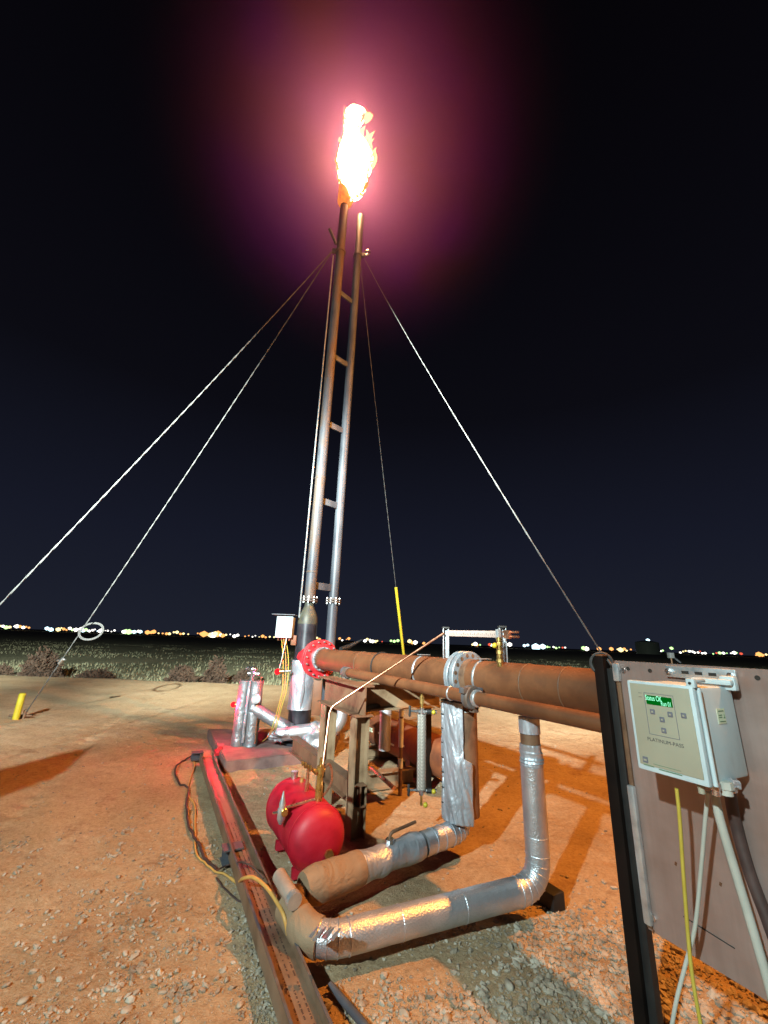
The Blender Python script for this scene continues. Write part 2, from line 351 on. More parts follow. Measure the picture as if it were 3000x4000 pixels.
def bush(px0,px1,pyt,Y,label):
    a=P(px0,2600,Y); b=P(px1,2600,Y); c=(a+b)/2; w=(b-a).length/2; top=P((px0+px1)/2,pyt,Y).z; c.z=-.25; h=top-c.z
    t=thing('bush',label,'bush',(c.x,c.y,-.25)); bm=N(); n=int(2600*w*h)+900
    for _ in range(n):
        th=random.uniform(0,6.28); u=random.random()**.5; ph=random.random()
        lob=.72+.4*noise.noise(V((math.cos(th)*1.7+px0,math.sin(th)*1.7,ph*2)))
        p=V((c.x+math.cos(th)*w*u*lob*(1-.35*ph),c.y+math.sin(th)*w*.7*u*lob,c.z+h*math.sqrt(max(0,1-u*u*.85))*ph*lob*1.15))
        s=random.uniform(.05,.10); d=V((random.gauss(0,1),random.gauss(0,1),random.gauss(0,1))).normalized(); e=d.orthogonal().normalized()
        bm.faces.new([bm.verts.new(p),bm.verts.new(p+d*s+e*s*.4),bm.verts.new(p+d*s*2),bm.verts.new(p+d*s-e*s*.4)])
    obj('foliage',bm,bush_m,t,False); bm=N()
    for _ in range(14):
        th=random.uniform(0,6.28); tube(bm,[(c.x,c.y,c.z-.05),(c.x+math.cos(th)*w*.3,c.y+math.sin(th)*w*.3,c.z+h*.5),(c.x+math.cos(th)*w*.6,c.y+math.sin(th)*w*.5,c.z+h*random.uniform(.6,.85))],[.02,.013,.004],5)
    obj('stem',bm,twig_m,t)
bush(-60,75,2600,17.2,'low brown bush at the left edge of the field')
bush(60,275,2530,17.0,'largest round brown bush left of the guy wire')
bush(300,480,2615,17.4,'low reddish brush right of the largest bush')
bush(640,800,2600,17.3,'long low brown bush left of the rounder bush')
bush(790,905,2570,17.2,'round brown bush behind the foil wrapped column')
bush(905,1030,2605,18,'low dim bush behind the red lamp')

# ---------------------------------------------------------------- horizon lights, far tank
cols={'w':((1,.95,.85),'white'),'g':((.55,1,.35),'green tinged'),'o':((1,.42,.12),'orange'),'y':((1,.8,.35),'yellow'),'r':((1,.12,.06),'red'),'b':((.6,.9,1),'cold white')}
lm={k:emit('lamp_glow_'+n.replace(' ','_'),c,{'r':1.3,'o':1.8,'y':2.2,'g':2.0}.get(k,3)) for k,(c,n) in cols.items()}
def hy(x): return 2452+.0367*x
far=[]
def cl(x0,x1,n,cs,rr=(2.5,5),dy=4):
    for i in range(n): far.append((x0+(x1-x0)*(i+.5)/n+random.uniform(-3,3),random.uniform(-dy,dy),random.choice(cs),random.uniform(*rr)))
cl(0,45,5,'gyw',(4,7)); cl(50,120,6,'wwoo',(3,6)); cl(175,205,2,'bb',(4,6)); cl(225,265,4,'yo'); cl(268,400,15,'wwgwb',(4,6)); cl(405,455,4,'ww')
cl(475,555,7,'wwgb',(4,7)); cl(570,610,3,'oow',(5,8)); cl(615,740,9,'wyyo'); cl(770,885,12,'oowyo',(4,9)); cl(895,935,3,'wwo'); cl(950,1075,9,'ywo',(2,4.5)); cl(1235,1250,2,'yo',(5,7))
cl(1320,1370,4,'ow'); cl(1425,1475,7,'wwy',(4,6)); cl(1485,1500,1,'r',(2,3)); cl(1520,1560,3,'gyb',(4,7)); cl(1595,1625,3,'yow',(4,6)); cl(1650,1680,2,'ro'); cl(1840,1880,4,'gwoy'); cl(1905,1935,3,'wor'); cl(1985,2000,1,'w',(5,6)); cl(2040,2070,2,'bo',(2,4))
cl(2090,2125,4,'bbb',(5,9)); cl(2130,2215,7,'yrgw',(2,4)); cl(2275,2300,2,'gw',(6,8)); cl(2330,2345,1,'o',(8,9)); cl(2380,2395,1,'o',(8,9)); cl(2405,2470,5,'oyo',(4,6)); cl(2575,2590,3,'wg',(3,5)); cl(2650,2700,4,'yw'); cl(2690,2760,7,'wwrw',(3,6)); cl(2780,2900,9,'ggwwr',(3,5)); cl(2945,3000,4,'ooy',(4,7))
far+= [(2531,-40,'b',6),(2623,-12,'g',10)]
YF=420
for x,dy,k,r in far:
    p=P(x,hy(x)+dy-4,YF*random.uniform(.9,1.1)); bm=N(); rr=r*p.y/F*1.25*random.choice((.55,.8,1,1.1,1.5)); ball(bm,p,rr,1,(1,1,.8))
    o=single('distant_lamp',bm,lm[k],f'tiny {cols[k][1]} light glowing far off along the horizon','lamp','distant lights along the horizon')
t=thing('storage_tank','pale cylindrical storage tank on the horizon beneath a cold white lamp','tank',tuple(P(2520,2556,300)))
a=P(2490,2540,300);b=P(2571,2540,300);cc=(a+b)/2;rt=(b-a).length/2;bz=P(2520,2557,300).z;tz=P(2530,2511,300).z
bm=N(); lathe(bm,V((cc.x,cc.y,bz-1)),UP,[(rt,0),(rt,tz-bz+1),(rt*.97,tz-bz+1.4)],40); obj('tank_wall',bm,tankf,t)
bm=N(); lathe(bm,V((cc.x,cc.y,tz+.4)),UP,[(rt*.97,0),(rt*.5,.8),(.3,1.2)],40); obj('tank_roof',bm,tankf,t)
# pale valve box seen just past the panel
bx=P(2620,2560,30); t=thing('pump_box','small pale box with a slanted arm beyond the sheet metal panel','box',(bx.x,bx.y,-.3))
bm=N(); box(bm,V((bx.x,bx.y,bx.z-.0)),V((1,0,0)),V((0,1,0)),UP,.32,.3,.36,.02); obj('housing',bm,galv,t)
bm=N(); tube(bm,[(bx.x,bx.y,-.3),(bx.x,bx.y,bx.z-.15)],.05,10); obj('stand',bm,rust_dark,t)
bm=N(); tube(bm,[(bx.x+.15,bx.y,bx.z-.1),(bx.x+.6,bx.y,bx.z-.45)],.06,10); obj('arm',bm,grey_steel,t)

# ---------------------------------------------------------------- flare stack
VB=D(1190,2565,6.87*S); vx,vy=VB.x,VB.y; SB=V((vx,vy,0))
def onstack(y_px,xpx=None):      # height on stack axis whose pixel row is y
    lo,hi=-1.,40.
    for _ in range(60):
        mid=(lo+hi)/2
        if pxl((vx,vy,mid))[1]>y_px: lo=mid
        else: hi=mid
    return lo
ZP=.11
corners=[G(812,2848,ZP),G(882,2975,ZP),G(1300,2928,ZP),G(1330,2845,ZP)]
bm=N(); top=[bm.verts.new(c) for c in corners]; bot=[bm.verts.new(V((c.x,c.y,-.05))) for c in corners]
bm.faces.new(top); bm.faces.new(bot[::-1])
for i in range(4): bm.faces.new((top[i],bot[i],bot[(i+1)%4],top[(i+1)%4]))
bmesh.ops.bevel(bm,geom=list(bm.edges),offset=.012,segments=2,affect='EDGES')
single('base_slab',bm,plate_m,'red-lit slab under the flare stack and the twin foil column','slab')
st=thing('flare_stack','tall twin pipe flare stack rising from a foil wrapped vessel','flare stack',(vx,vy,ZP))
z_sil0=ZP; z_s1=onstack(2768); z_s2=onstack(2578); z_c0=onstack(2438); z_c1=onstack(2365); z_fl=onstack(2343); z_top=onstack(760)
bm=N(); lathe(bm,V((vx,vy,ZP)),UP,[(.2,0),(.2,.03),(.16,.035),(.16,z_s2-ZP-.05),(.148,z_s2-ZP+.05),(.148,z_c0-ZP)],48); ves=obj('vessel',bm,black_steel,st)
bm=N(); tube(bm,seg((vx,vy,z_s1),(vx,vy,z_s2),26),.180,64,True,.09,6); obj('insulation_jacket',bm,tape,ves)
bm=N(); tube(bm,[(vx+.03,vy-.17,z_s1),(vx+.05,vy-.18,z_s1+.25),(vx+.04,vy-.175,z_s2-.1)],[.012,.02,.014],8,True,.5,30); obj('insulation_seam',bm,foil,ves)
bm=N(); lathe(bm,V((vx,vy,z_c0)),UP,[(.148,0),(.148,.03),(.142,.08),(.128,.14),(.1,.20),(.078,.25),(.068,z_c1-z_c0),(.068,z_fl-z_c0-.02)],48); obj('reducer_cone',bm,olive_band,st)
bm=N(); disc(bm,V((vx,vy,z_fl-.018)),UP,.125,.026,32,.05); disc(bm,V((vx,vy,z_fl+.018)),UP,.125,.026,32,.05)
fl=obj('flange',bm,rustgrey,st); bm=N(); bolts(bm,V((vx,vy,z_fl)),UP,.107,8,.012,.09,0,.11); obj('bolts',bm,zinc_bolt,fl)
RP=.084
bm=N(); tube(bm,seg((vx,vy,z_fl+.03),(vx,vy,z_top),40),RP,32); main=obj('riser_pipe',bm,rustgrey,st)
# second pipe
q=P(1302,2348,VB.y+.33); sx_,sy_=q.x,q.y; z2t=P(1411,845,sy_).z; z2f=q.z
bm=N(); tube(bm,seg((sx_,sy_,.6),(sx_,sy_,z2f-.03),6),.078,32); obj('lower_pipe',bm,grey_steel,st)
bm=N(); tube(bm,seg((sx_,sy_,z2f+.03),(sx_,sy_,z2t),20),.075,32); obj('second_pipe',bm,grey_steel,st)
bm=N(); disc(bm,V((sx_,sy_,z2f-.018)),UP,.125,.026,32,.05); disc(bm,V((sx_,sy_,z2f+.018)),UP,.125,.026,32,.05)
fl=obj('flange',bm,rustgrey,st); bm=N(); bolts(bm,V((sx_,sy_,z2f)),UP,.107,8,.013,.09,.3,.12); obj('bolts',bm,zinc_bolt,fl)
dd=V((sx_-vx,sy_-vy,0)); L=dd.length; dn=dd.normalized(); sd=UP.cross(dn)
for ypx in (1133,1385,1650,1952,2285):
    z=onstack(ypx); bm=N(); box(bm,V((vx,vy,z))+dn*(L/2),dn,sd,UP,L-.14,.03,.11,.004); obj('rung',bm,grey_steel,st)
# pilot tube, clamps and lugs
lx=vx-.125
bm=N(); tube(bm,seg((lx,vy-.06,onstack(2420)),(lx,vy-.06,onstack(1010)),30),.012,8,True,.3,9); pl=obj('pilot_tube',bm,galv,st)
bm=N(); tube(bm,[(lx+.03,vy-.04,onstack(960)),(lx-.12,vy-.1,onstack(915))],.03,8,True,.2,20); obj('lifting_lug',bm,grey_steel,st)
z_att=onstack(985)
bm=N(); disc(bm,V((vx,vy,z_att)),UP,.108,.05,24); box(bm,V((lx+.01,vy-.02,z_att)),V((1,0,0)),V((0,1,0)),UP,.1,.03,.12,.005); obj('guy_collar',bm,rustgrey,st)
q2=V((sx_+.1,sy_-.02,P(1420,1000,sy_).z))
bm=N(); disc(bm,V((sx_,sy_,q2.z)),UP,.1,.05,24); box(bm,q2+V((.02,0,0)),V((1,0,0)),V((0,1,0)),UP,.08,.03,.1,.005); obj('guy_collar',bm,grey_steel,st)
bm=N(); torus(bm,P(1435,987,sy_-.02),V((.3,1,.2)).normalized(),.05,.022,20,8); obj('shackle',bm,chrome,st)
for yy in (2235,1870,1480): 
    bm=N(); z=onstack(yy); disc(bm,V((vx,vy,z)),UP,RP+.006,.03,24); obj('pipe_band',bm,rustgrey,st)
# burner tip
bz=onstack(790)
heat=mat('glowing_burner_steel',(.35,.16,.08),.5,.5); BS(heat).inputs['Emission Color'].default_value=(1,.28,.05,1)
_,hr=noisy(heat,6,[(.2,.2,.2),(1,1,1)]); hm=nd(heat,'ShaderNodeMath',operation='MULTIPLY'); hm.inputs[1].default_value=1.6; lk(heat,hr.outputs[0],hm.inputs[0]); lk(heat,hm.outputs[0],BS(heat).inputs['Emission Strength'])
bt=onstack(723); bm=N(); lathe(bm,V((vx,vy,bz)),UP,[(.1,-.12),(.145,-.02),(.155,0),(.155,bt-bz),(.14,bt-bz),(.135,.05)],32); obj('burner_tip',bm,heat,st)
# ---------------------------------------------------------------- flame
FY=vy-.05
rows=[(783,1368,1378),(770,1362,1400),(752,1352,1418),(735,1336,1428),(718,1328,1432),(700,1324,1434),(680,1322,1432),(660,1318,1446),(640,1315,1452),(620,1320,1456),(600,1326,1452),(585,1330,1444),(570,1334,1432),(555,1336,1422),(540,1342,1404),(520,1344,1400),(500,1344,1402),(480,1345,1410),(462,1346,1420),(448,1350,1430),(440,1352,1412)]
fl_m=bpy.data.materials.new('flame_body'); fl_m.use_nodes=True; nt=fl_m.node_tree; nt.nodes.clear()
e=nt.nodes.new('ShaderNodeEmission'); o_=nt.nodes.new('ShaderNodeOutputMaterial'); nt.links.new(e.outputs[0],o_.inputs[0])
e.inputs[0].default_value=(1,.48,.2,1); e.inputs[1].default_value=120
ft=thing('gas_flame','tall ragged white hot gas flame burning above the flare stack','flame',(vx,FY,bt))
bm=N(); prev=None; nseg=40
dense=[]
for (a,b) in zip(rows,rows[1:]):
    for k in range(3): t_=k/3; dense.append(tuple(a[i]*(1-t_)+b[i]*t_ for i in range(3)))
dense.append(rows[-1])
for (y_,xa,xb) in dense:
    A=P(xa,y_,FY); B=P(xb,y_,FY); c=(A+B)/2; r=(B-A).length/2; ax=(B-A).normalized(); rr=[]
    for k in range(nseg):
        an=2*math.pi*k/nseg; s=1+.10*noise.noise(V((math.cos(an)*2,math.sin(an)*2,c.z*3)))+.05*noise.noise(V((math.cos(an)*6,math.sin(an)*6,c.z*9)))
        rr.append(bm.verts.new(c+ax*math.cos(an)*r*s+V((0,1,0))*math.sin(an)*r*.8*s))
    if prev: bridge(bm,prev,rr)
    else: bm.faces.new(rr[::-1])
    prev=rr
bm.faces.new(prev); obj('flame_core',bm,fl_m,ft)
# tongues: orange licks curling off the body
tg=emit('flame_tongue',(1,.22,.035),2.2); tg2=emit('flame_tongue_hot',(1,.5,.16),4)
def tongue(bm,x0,y0,x1,y1,w,dy=0):
    a=P(x0,y0,FY+dy); b=P(x1,y1,FY+dy); d=(b-a); n_=7; pts=[];R=[]
    bend=d.cross(V((0,1,0)))*random.uniform(-.18,.18)
    for i in range(n_+1):
        t_=i/n_; pts.append(a+d*t_+bend*math.sin(t_*3.14)); R.append(max(.002,w*(1-t_)**.8))
    tube(bm,pts,R,8)
bm=N()
for (y_,xa,xb) in dense:
    for s_ in (-1,1):
        for _ in range(2):
            x=(xb if s_>0 else xa); tongue(bm,x-s_*8,y_+random.uniform(-6,12),x+s_*random.uniform(2,9),y_-random.uniform(12,30),.020,random.uniform(-.15,.15))
for i in range(26):
    x=1352+i*3.0; tongue(bm,x,448,x+random.uniform(-2,8),430-random.uniform(0,12),.018,random.uniform(-.2,.2))
obj('flame_fringe',bm,tg,ft)
bm=N()
for a in ((1425,462,1455,444,.1),(1415,458,1448,438,.08),(1405,452,1436,436,.07),(1415,570,1428,490,.12),(1424,560,1430,505,.08),(1440,575,1464,512,.09),(1446,590,1462,540,.06),(1450,620,1470,575,.06),(1350,450,1354,426,.05),(1335,560,1328,535,.05),(1328,600,1320,578,.04),(1322,655,1310,625,.05),(1452,650,1466,590,.05)): tongue(bm,*a)
obj('flame_tongues',bm,tg2,ft)
# ---------------------------------------------------------------- guy wires
def wire(pts,rad,label,tw=.22,extra=None):
    pts=[V(p) for p in pts]; out=[]
    for a,b in zip(pts,pts[1:]): out+=seg(a,b,90)[(1 if out else 0):]
    for k in range(len(out)): # slight sag
        t_=k/(len(out)-1); out[k]=out[k]-UP*(.10*4*t_*(1-t_))
    w_=thing('guy_wire',label,'guy wire',tuple(pts[-1]),'guy wires of the flare stack'); bm=N()
    n_=6; T=(out[-1]-out[0]).normalized(); x,y=frame(T)
    for st_ in (0,math.pi):
        rs=[]
        o2=[]
        for k,p in enumerate(out):
            o2.append(p)
        sub=[]
        for a,b in zip(o2,o2[1:]): sub+= [a,a.lerp(b,.5)]
        sub.append(o2[-1])
        for k,p in enumerate(sub):
            ph=k*.9+st_; sub[k]=p+(x*math.cos(ph)+y*math.sin(ph))*rad*.55
        tube(bm,sub,rad*.62,6)
    obj('wire_rope',bm,cable,w_); return w_,out
att1=V((lx-.03,vy-.03,z_att)); 
an2=G(90,2800)
# wire through (0,2345): anchor about as far from the stack as the other, off to the left
d0=att1-CO; d1=ray(0,2345); nrm=d0.cross(d1); 
# ground line nrm.(p-CO)=0 at z=0 ; choose x
ax1=-4.6; ay1=(-(nrm.x*ax1)-nrm.z*(0-H))/nrm.y; an1=V((ax1,ay1,0)); print('anchor1',an1)
w1,_=wire([att1,an1],.008,'left outermost guy wire, thick and close, leaving the frame at the left edge')
w2,o2=wire([att1,an2],.0085,'left guy wire with a coiled tail loop, anchored beside the yellow marker')
# loop and clamp on wire 2
def wat(px_): return min(o2,key=lambda p: abs(pxl(p)[0]-px_))
lp=wat(308); bm=N(); rr=.19; x_=V((.95,.3,.1)).normalized(); cpt=lp+x_*.17+UP*.02
for dr in (0,.02): torus(bm,cpt,V((-.3,1,-.75)).normalized(),rr-dr,.009,40,6)
obj('tail_loop',bm,cable,w2)
lp=wat(240); bm=N(); tube(bm,[lp-V((.03,0,.05)),lp+V((.03,0,.05))],.03,8); tube(bm,[lp-V((.08,0,0)),lp+V((.08,0,.02))],.014,6); obj('turnbuckle',bm,chrome,w2)
bm=N(); tube(bm,[an2+V((-.25,0,.012)),an2+V((.12,0.05,.012))],.02,8); tube(bm,[an2+V((0,0,-.1)),an2+V((.02,0,.07))],.025,8); torus(bm,an2+V((.02,0,.09)),V((0,1,0)),.03,.01,14,6); obj('anchor_rod',bm,rust_dark,w2)
att3=q2+V((-.02,0,-.35)); an3=P(1598,2688,12.4); an3.z=0
w3,o3=wire([att3,an3],.0065,'thin guy wire running down behind the rusty pipeline in a yellow sleeve')
s0=min(o3,key=lambda p: abs(pxl(p)[1]-2300)); bm=N(); tube(bm,seg(s0,an3+(s0-an3).normalized()*.7,8),.036,12); obj('guy_guard',bm,yellow,w3)
PT=V((G(2335,2560,1.476)));  # refined below
# ---------------------------------------------------------------- control panel group (scaled so the post stands at about 2.1 m)
SCL=.30/.36
bo=V((1.149*SCL,2.03*SCL,0)); bo_top=H+(1.373-H)*SCL
PX=V((math.cos(math.radians(-63.3)),math.sin(math.radians(-63.3)),0)); PB=V((-PX.y,PX.x,0))   # along panel towards camera, back into the panel
pe=bo.dot(PB)+.347*SCL+.004            # plane coordinate of the panel face
def onpanel(x,y,off=0.0):   # ray to the panel plane
    d=ray(x,y); t_=(pe+off-CO.dot(PB))/d.dot(PB); return CO+d*t_
pA=onpanel(2400,2580); pT=pA.z; pC=onpanel(2522,3622); pz0=pC.z
print('panel',pA,pC)
ln=1.3; a0=V((pA.x,pA.y,0))
t=thing('sheet_panel','pinkish brushed sheet metal back panel bolted to the black post','panel',tuple(a0+UP*pz0))
bm=N(); box(bm,a0+PX*(ln/2)+PB*.004+UP*((pT+pz0)/2),PX,PB,UP,ln,.006,pT-pz0); obj('sheet',bm,panel_m,t,False)
bm=N()
for (x,y) in ((2538,2620),(2958,2648),(2452,2612)):
    p=onpanel(x,y,-.0012); tube(bm,[p,p+PB*.002],.0085,12)
obj('bolt_hole',bm,hole,t)
# slotted mounting strut
s0=onpanel(2617,2622,-.01); s1=onpanel(2860,2640,-.01); sl=(s1-s0).length
bm=N(); cc=(s0+s1)/2; box(bm,cc,PX,PB,UP,sl+.03,.012,.045,.005)
strut=obj('slotted_strut',bm,galv,t); bm=N()
for k in (.28,.5,.72): box(bm,s0.lerp(s1,k)-PB*.0065,PX,PB,UP,.026,.002,.011)
obj('slot',bm,hole,strut)
bm=N()
for p in (s0,s1):
    tube(bm,[p-PB*.006,p-PB*.018],.012,6); tube(bm,[p-PB*.018,p-PB*.022],.008,10); obj('bolt',bm,chrome,strut); bm=N()
bm.free()
# side strut between post and panel
for (x0,y0,x1,y1,nm) in ((2398,2590,2412,2662,'upper_strut'),(2443,3060,2530,3610,'lower_strut')):
    a=onpanel(x0,y0,-.012); b=onpanel(x1,y1,-.012); b=V((a.x,a.y,b.z)) if nm=='upper_strut' else b; bm=N()
    a=V((pA.x,pA.y,a.z))+PX*.012-PB*.012; b=V((a.x,a.y,b.z))
    box(bm,(a+b)/2,PX,PB,UP,.03,.022,abs(a.z-b.z),.008); obj(nm,bm,galv,t)
bm=N(); a=V((pA.x,pA.y,0))+PX*.012-PB*.006
box(bm,a+UP*((pT+pz0)/2),PX,PB,UP,.02,.010,pT-pz0-.02,.004); obj('edge_angle',bm,rust_dark,t)
for (x,y) in ((2555,3584),(2437,2618)):
    bm=N(); p=onpanel(x,y,-.001); tube(bm,[p,p-PB*.008],.011,6); obj('bolt',bm,chrome,t)
bm=N()
for (x,y) in ((2510,3310),(2640,3375),(2815,3455),(2553,3640)):
    p=onpanel(x,y,-.0006); x_=PX*.006; bm.faces.new([bm.verts.new(p-x_-UP*.004),bm.verts.new(p+x_*.2-UP*.007),bm.verts.new(p+x_+UP*.006),bm.verts.new(p-x_*.3+UP*.008)])
obj('rust_chip',bm,rust,t,False)
bm=N(); a=onpanel(2670,3580,-.0006); b=onpanel(2870,3705,-.0006); tube(bm,[a,b],.0018,5); obj('dark_slit',bm,hole,t)
# black post: square tube with darker inner angle
pp=onpanel(2347,2562,.0); post=V((pp.x,pp.y,0)); ptz=G(2340,2562,1).z
ptz=pp.z; w_=.052
print('post',pp)
t=thing('black_post','black square post carrying the sheet metal panel','post',(post.x,post.y,0))
bm=N(); box(bm,post+UP*(ptz/2-.05),PX,PB,UP,w_,w_,ptz+.1,.004); obj('post_tube',bm,post_m,t)
bm=N(); box(bm,post+PX*(w_/2+.018)+PB*.012+UP*(ptz/2-.07),PX,PB,UP,.034,.036,ptz+.03,.002); obj('post_angle',bm,rubber,t)
bm=N(); box(bm,post+UP*(ptz+.003),PX,PB,UP,w_+.004,w_+.004,.008,.002); obj('post_cap',bm,rust,t)
bm=N(); a=post+PX*.03+PB*.03+UP*(ptz-.03); tube(bm,[a,a+PX*.16+PB*.02],.007,8); obj('rod',bm,dark_cord,t)
# wire 4 to the post
tie=post+UP*(ptz+.02)
w4,_=wire([q2+V((.05,0,-.1)),tie],.0038,'right guy wire running down to a loop on the black post top')
bm=N(); 
for k,dz in enumerate((-.045,-.035)):
    torus(bm,post+UP*(ptz-.035)+PX*.0,V((.25,.9,.1+.1*k)).normalized(),.047+.003*k,.0055,30,6)
tube(bm,[tie,tie+V((.02,0,-.02)),post+PX*.05+UP*(ptz-.04)],.006,6); obj('eye_loop',bm,cable,w4)
# ---------------------------------------------------------------- controller box
w0=.278*SCL; h0=.30; dz=.347*SCL; ft_=bo+UP*bo_top                 # front top left corner
t=thing('control_box','pale blue fibreglass control box with a green lit display','control box',tuple(bo+UP*(bo_top-h0)))
def bp(u,v_,dd=0.0): return ft_+PX*(u*w0)-UP*(v_*h0)+PB*dd       # u right 0..1, v down 0..1
bm=N(); box(bm,bp(.5,.5,.02+(dz-.045)/2),PX,PB,UP,w0-.012,dz-.045,h0-.012,.012); hb=obj('enclosure',bm,box_m,t)
bm=N(); box(bm,bp(.5,.5,dz-.0135),PX,PB,UP,w0-.05,.022,h0-.06,.004); obj('back_standoff',bm,box_m,t)
bm=N(); box(bm,bp(.5,.5,.012),PX,PB,UP,w0,.024,h0,.009); door=obj('door',bm,box_m,t)
bm=N(); box(bm,bp(.5,.485,-.001),PX,PB,UP,w0-.026,.003,h0-.03,.001); face=obj('keypad_face',bm,face_m,door)
bm=N(); box(bm,bp(.495,.205,-.0035),PX,PB,UP,w0*.385,.003,h0*.1,.001); disp=obj('display',bm,emit('display_green',(.0,.13,.008),1.0),door)
def text(s,u,v_,hgt,M,parent,name,dd=-.0048,origin=None,wmax=None):
    cu=bpy.data.curves.new(name,'FONT'); cu.body=s; cu.size=1; cu.extrude=.02; cu.align_x='CENTER'; cu.align_y='CENTER'
    ob=bpy.data.objects.new('tmp',cu); COL.objects.link(ob); dg=bpy.context.evaluated_depsgraph_get(); me=bpy.data.meshes.new_from_object(ob.evaluated_get(dg)); bpy.data.objects.remove(ob)
    bm=N(); bm.from_mesh(me); c=bp(u,v_,dd) if origin is None else origin[0]; X=PX if origin is None else origin[1]
    wd=max(v.co.x for v in bm.verts)-min(v.co.x for v in bm.verts); sx1=hgt if not wmax else wmax/wd
    for v in bm.verts:
        p=v.co.copy(); v.co=c+X*(p.x*sx1)+UP*(p.y*hgt)+(PB if origin is None else origin[2])*(p.z*-hgt*.2)
    return obj(name,bm,M,parent,False)
tx=emit('display_text',(.3,1,.6),1.6)
text('Status OK',.42,.185,.024,tx,disp,'readout',-.0056,None,w0*.25); text('Run 01',.60,.23,.022,tx,disp,'readout',-.0056,None,w0*.14)
for (u,v_) in ((.37,.335),(.63,.335),(.5,.405),(.5,.52),(.82,.325)):
    bm=N(); box(bm,bp(u,v_,-.003),PX,PB,UP,.0165,.003,.0165,.002); k_=obj('button',bm,btn,door)
    bm=N(); box(bm,bp(u,v_,-.0049),PX,PB,UP,.006,.001,.006); obj('button_mark',bm,face_m,k_)
def fram(bm,u0,v0,u1,v1,w,dd):
    for (a,b,c,d) in ((u0,v0,u1,v0),(u0,v1,u1,v1)): box(bm,(bp(a,b,dd)+bp(c,d,dd))/2,PX,PB,UP,abs(u1-u0)*w0,.001,w)
    for (a,b) in ((u0,(v0+v1)/2),(u1,(v0+v1)/2)): box(bm,bp(a,b,dd),PX,PB,UP,w,.001,abs(v1-v0)*h0)
bm=N(); fram(bm,.275,.13,.71,.585,.0013,-.0031); obj('keypad_outline',bm,btn,door)
text('PLATINUM-PASS',.49,.645,.016,ink,door,'lettering',-.0032,None,w0*.52)
bm=N(); box(bm,bp(.15,.88,-.003),PX,PB,UP,.0175,.003,.018); lg=obj('logo_patch',bm,btn,door)
bm=N(); box(bm,bp(.15,.882,-.0049),PX,PB,UP,.011,.001,.006); obj('logo_mark',bm,face_m,lg)
bm=N(); box(bm,bp(.19,.935,-.0031),PX,PB,UP,.036,.001,.0022); box(bm,bp(.50,.945,-.0031),PX,PB,UP,.075,.001,.0024); box(bm,bp(.46,.905,-.0031),PX,PB,UP,.09,.001,.001); obj('fine_print',bm,inkg,door)
bm=N(); box(bm,bp(.21,.14,-.0031),PX,PB,UP,.012,.001,.001); box(bm,bp(.21,.185,-.0031),PX,PB,UP,.012,.001,.001); obj('tick_marks',bm,ink,door)
# side sticker (on the side facing the camera)
sc0=bp(1,.33,.155)+PX*(-.0045); SX=PB
bm=N(); box(bm,sc0,PX,PB,UP,.0012,.050,.048); stk=obj('sticker',bm,paper,hb)
bm=N()
for dv,wd,off in ((.016,.034,0),(.003,.02,-.008),(-.004,.02,-.008),(-.017,.036,.002)): box(bm,sc0+UP*dv+PB*off+PX*.001,PX,PB,UP,.0008,wd,.003)
box(bm,sc0+PB*.016+UP*-.001+PX*.001,PX,PB,UP,.0008,.003,.013); box(bm,sc0+PB*.016+UP*-.006+PX*.001,PX,PB,UP,.0008,.009,.003)
obj('sticker_print',bm,inkg,stk)
# hinge rib, latch tab, screws
bm=N(); tube(bm,seg(bp(1,.02,.03)+PX*.002,bp(1,.99,.03)+PX*.002,4),.007,10); obj('hinge_rib',bm,box_m,hb)
bm=N(); p=bp(.97,.0,.012)+UP*.008; box(bm,p,PX,PB,UP,.028,.02,.03,.006); box(bm,p+PB*.04+UP*.008,PX,PB,UP,.022,.06,.012,.005); lat=obj('latch',bm,box_m,hb)
bm=N(); tube(bm,[p-PB*.010,p-PB*.012],.0045,10); obj('latch_screw',bm,hole,lat)
bm=N(); p=bp(.55,-.03,.22); box(bm,p+PX*.06,PX,PB,UP,.13,.03,.02,.008); box(bm,bp(1.0,-.02,.24),PX,PB,UP,.05,.03,.05,.01); obj('mounting_foot',bm,box_m,hb)
# glands and cables beneath
bt_=[]
def gland(u,dd,M,r=.012):
    bm=N(); p=bp(u,1,dd); tube(bm,[p+UP*.01,p-UP*.012],r*1.5,8); tube(bm,[p-UP*.012,p-UP*.03],r*1.2,12); obj('cable_gland',bm,M,hb); return p-UP*.03
g1=gland(.80,.035,face_m,.008); g2=gland(.93,.06,chrome,.010); g3=gland(1.0-.03,.10,grey_cord,.016); g4=gland(.9,.155,chrome,.018)
bm=N(); c_=bp(.93,1.0,.125); 
bmesh.ops.create_icosphere(bm,subdivisions=4,radius=.03,matrix=Matrix.Translation(c_-UP*.004)@Matrix.Diagonal((1.2,1.2,.6,1)))
for vv in bm.verts: vv.co+=vv.normal*noise.noise(vv.co*70)*.018
obj('foil_crumple',bm,foil,hb)
def cabl(name,pts,r,M,label,cat='cable',n=10,group=None):
    bm=N(); tube(bm,smoothp(pts,10),r,n); return single(name,bm,M,label,cat,group)
pane=pe-.03
def onp(x,y,off): return onpanel(x,y,off)
cabl('power_cord',[onp(2643,3080,-.2),onp(2655,3200,-.19),onp(2672,3450,-.16),onp(2700,3780,-.13),onp(2745,4050,-.12),onp(2800,4400,-.14)],.0062,yel_cord,'yellow cord hanging straight down from the control box')
cabl('signal_cable',[onp(2765,3095,-.16),onp(2755,3200,-.15),onp(2738,3400,-.13),onp(2715,3620,-.12),onp(2680,3760,-.12),onp(2640,3920,-.14),onp(2610,4100,-.16)],.0065,grey_cord,'thin grey cable curving down left from the control box')
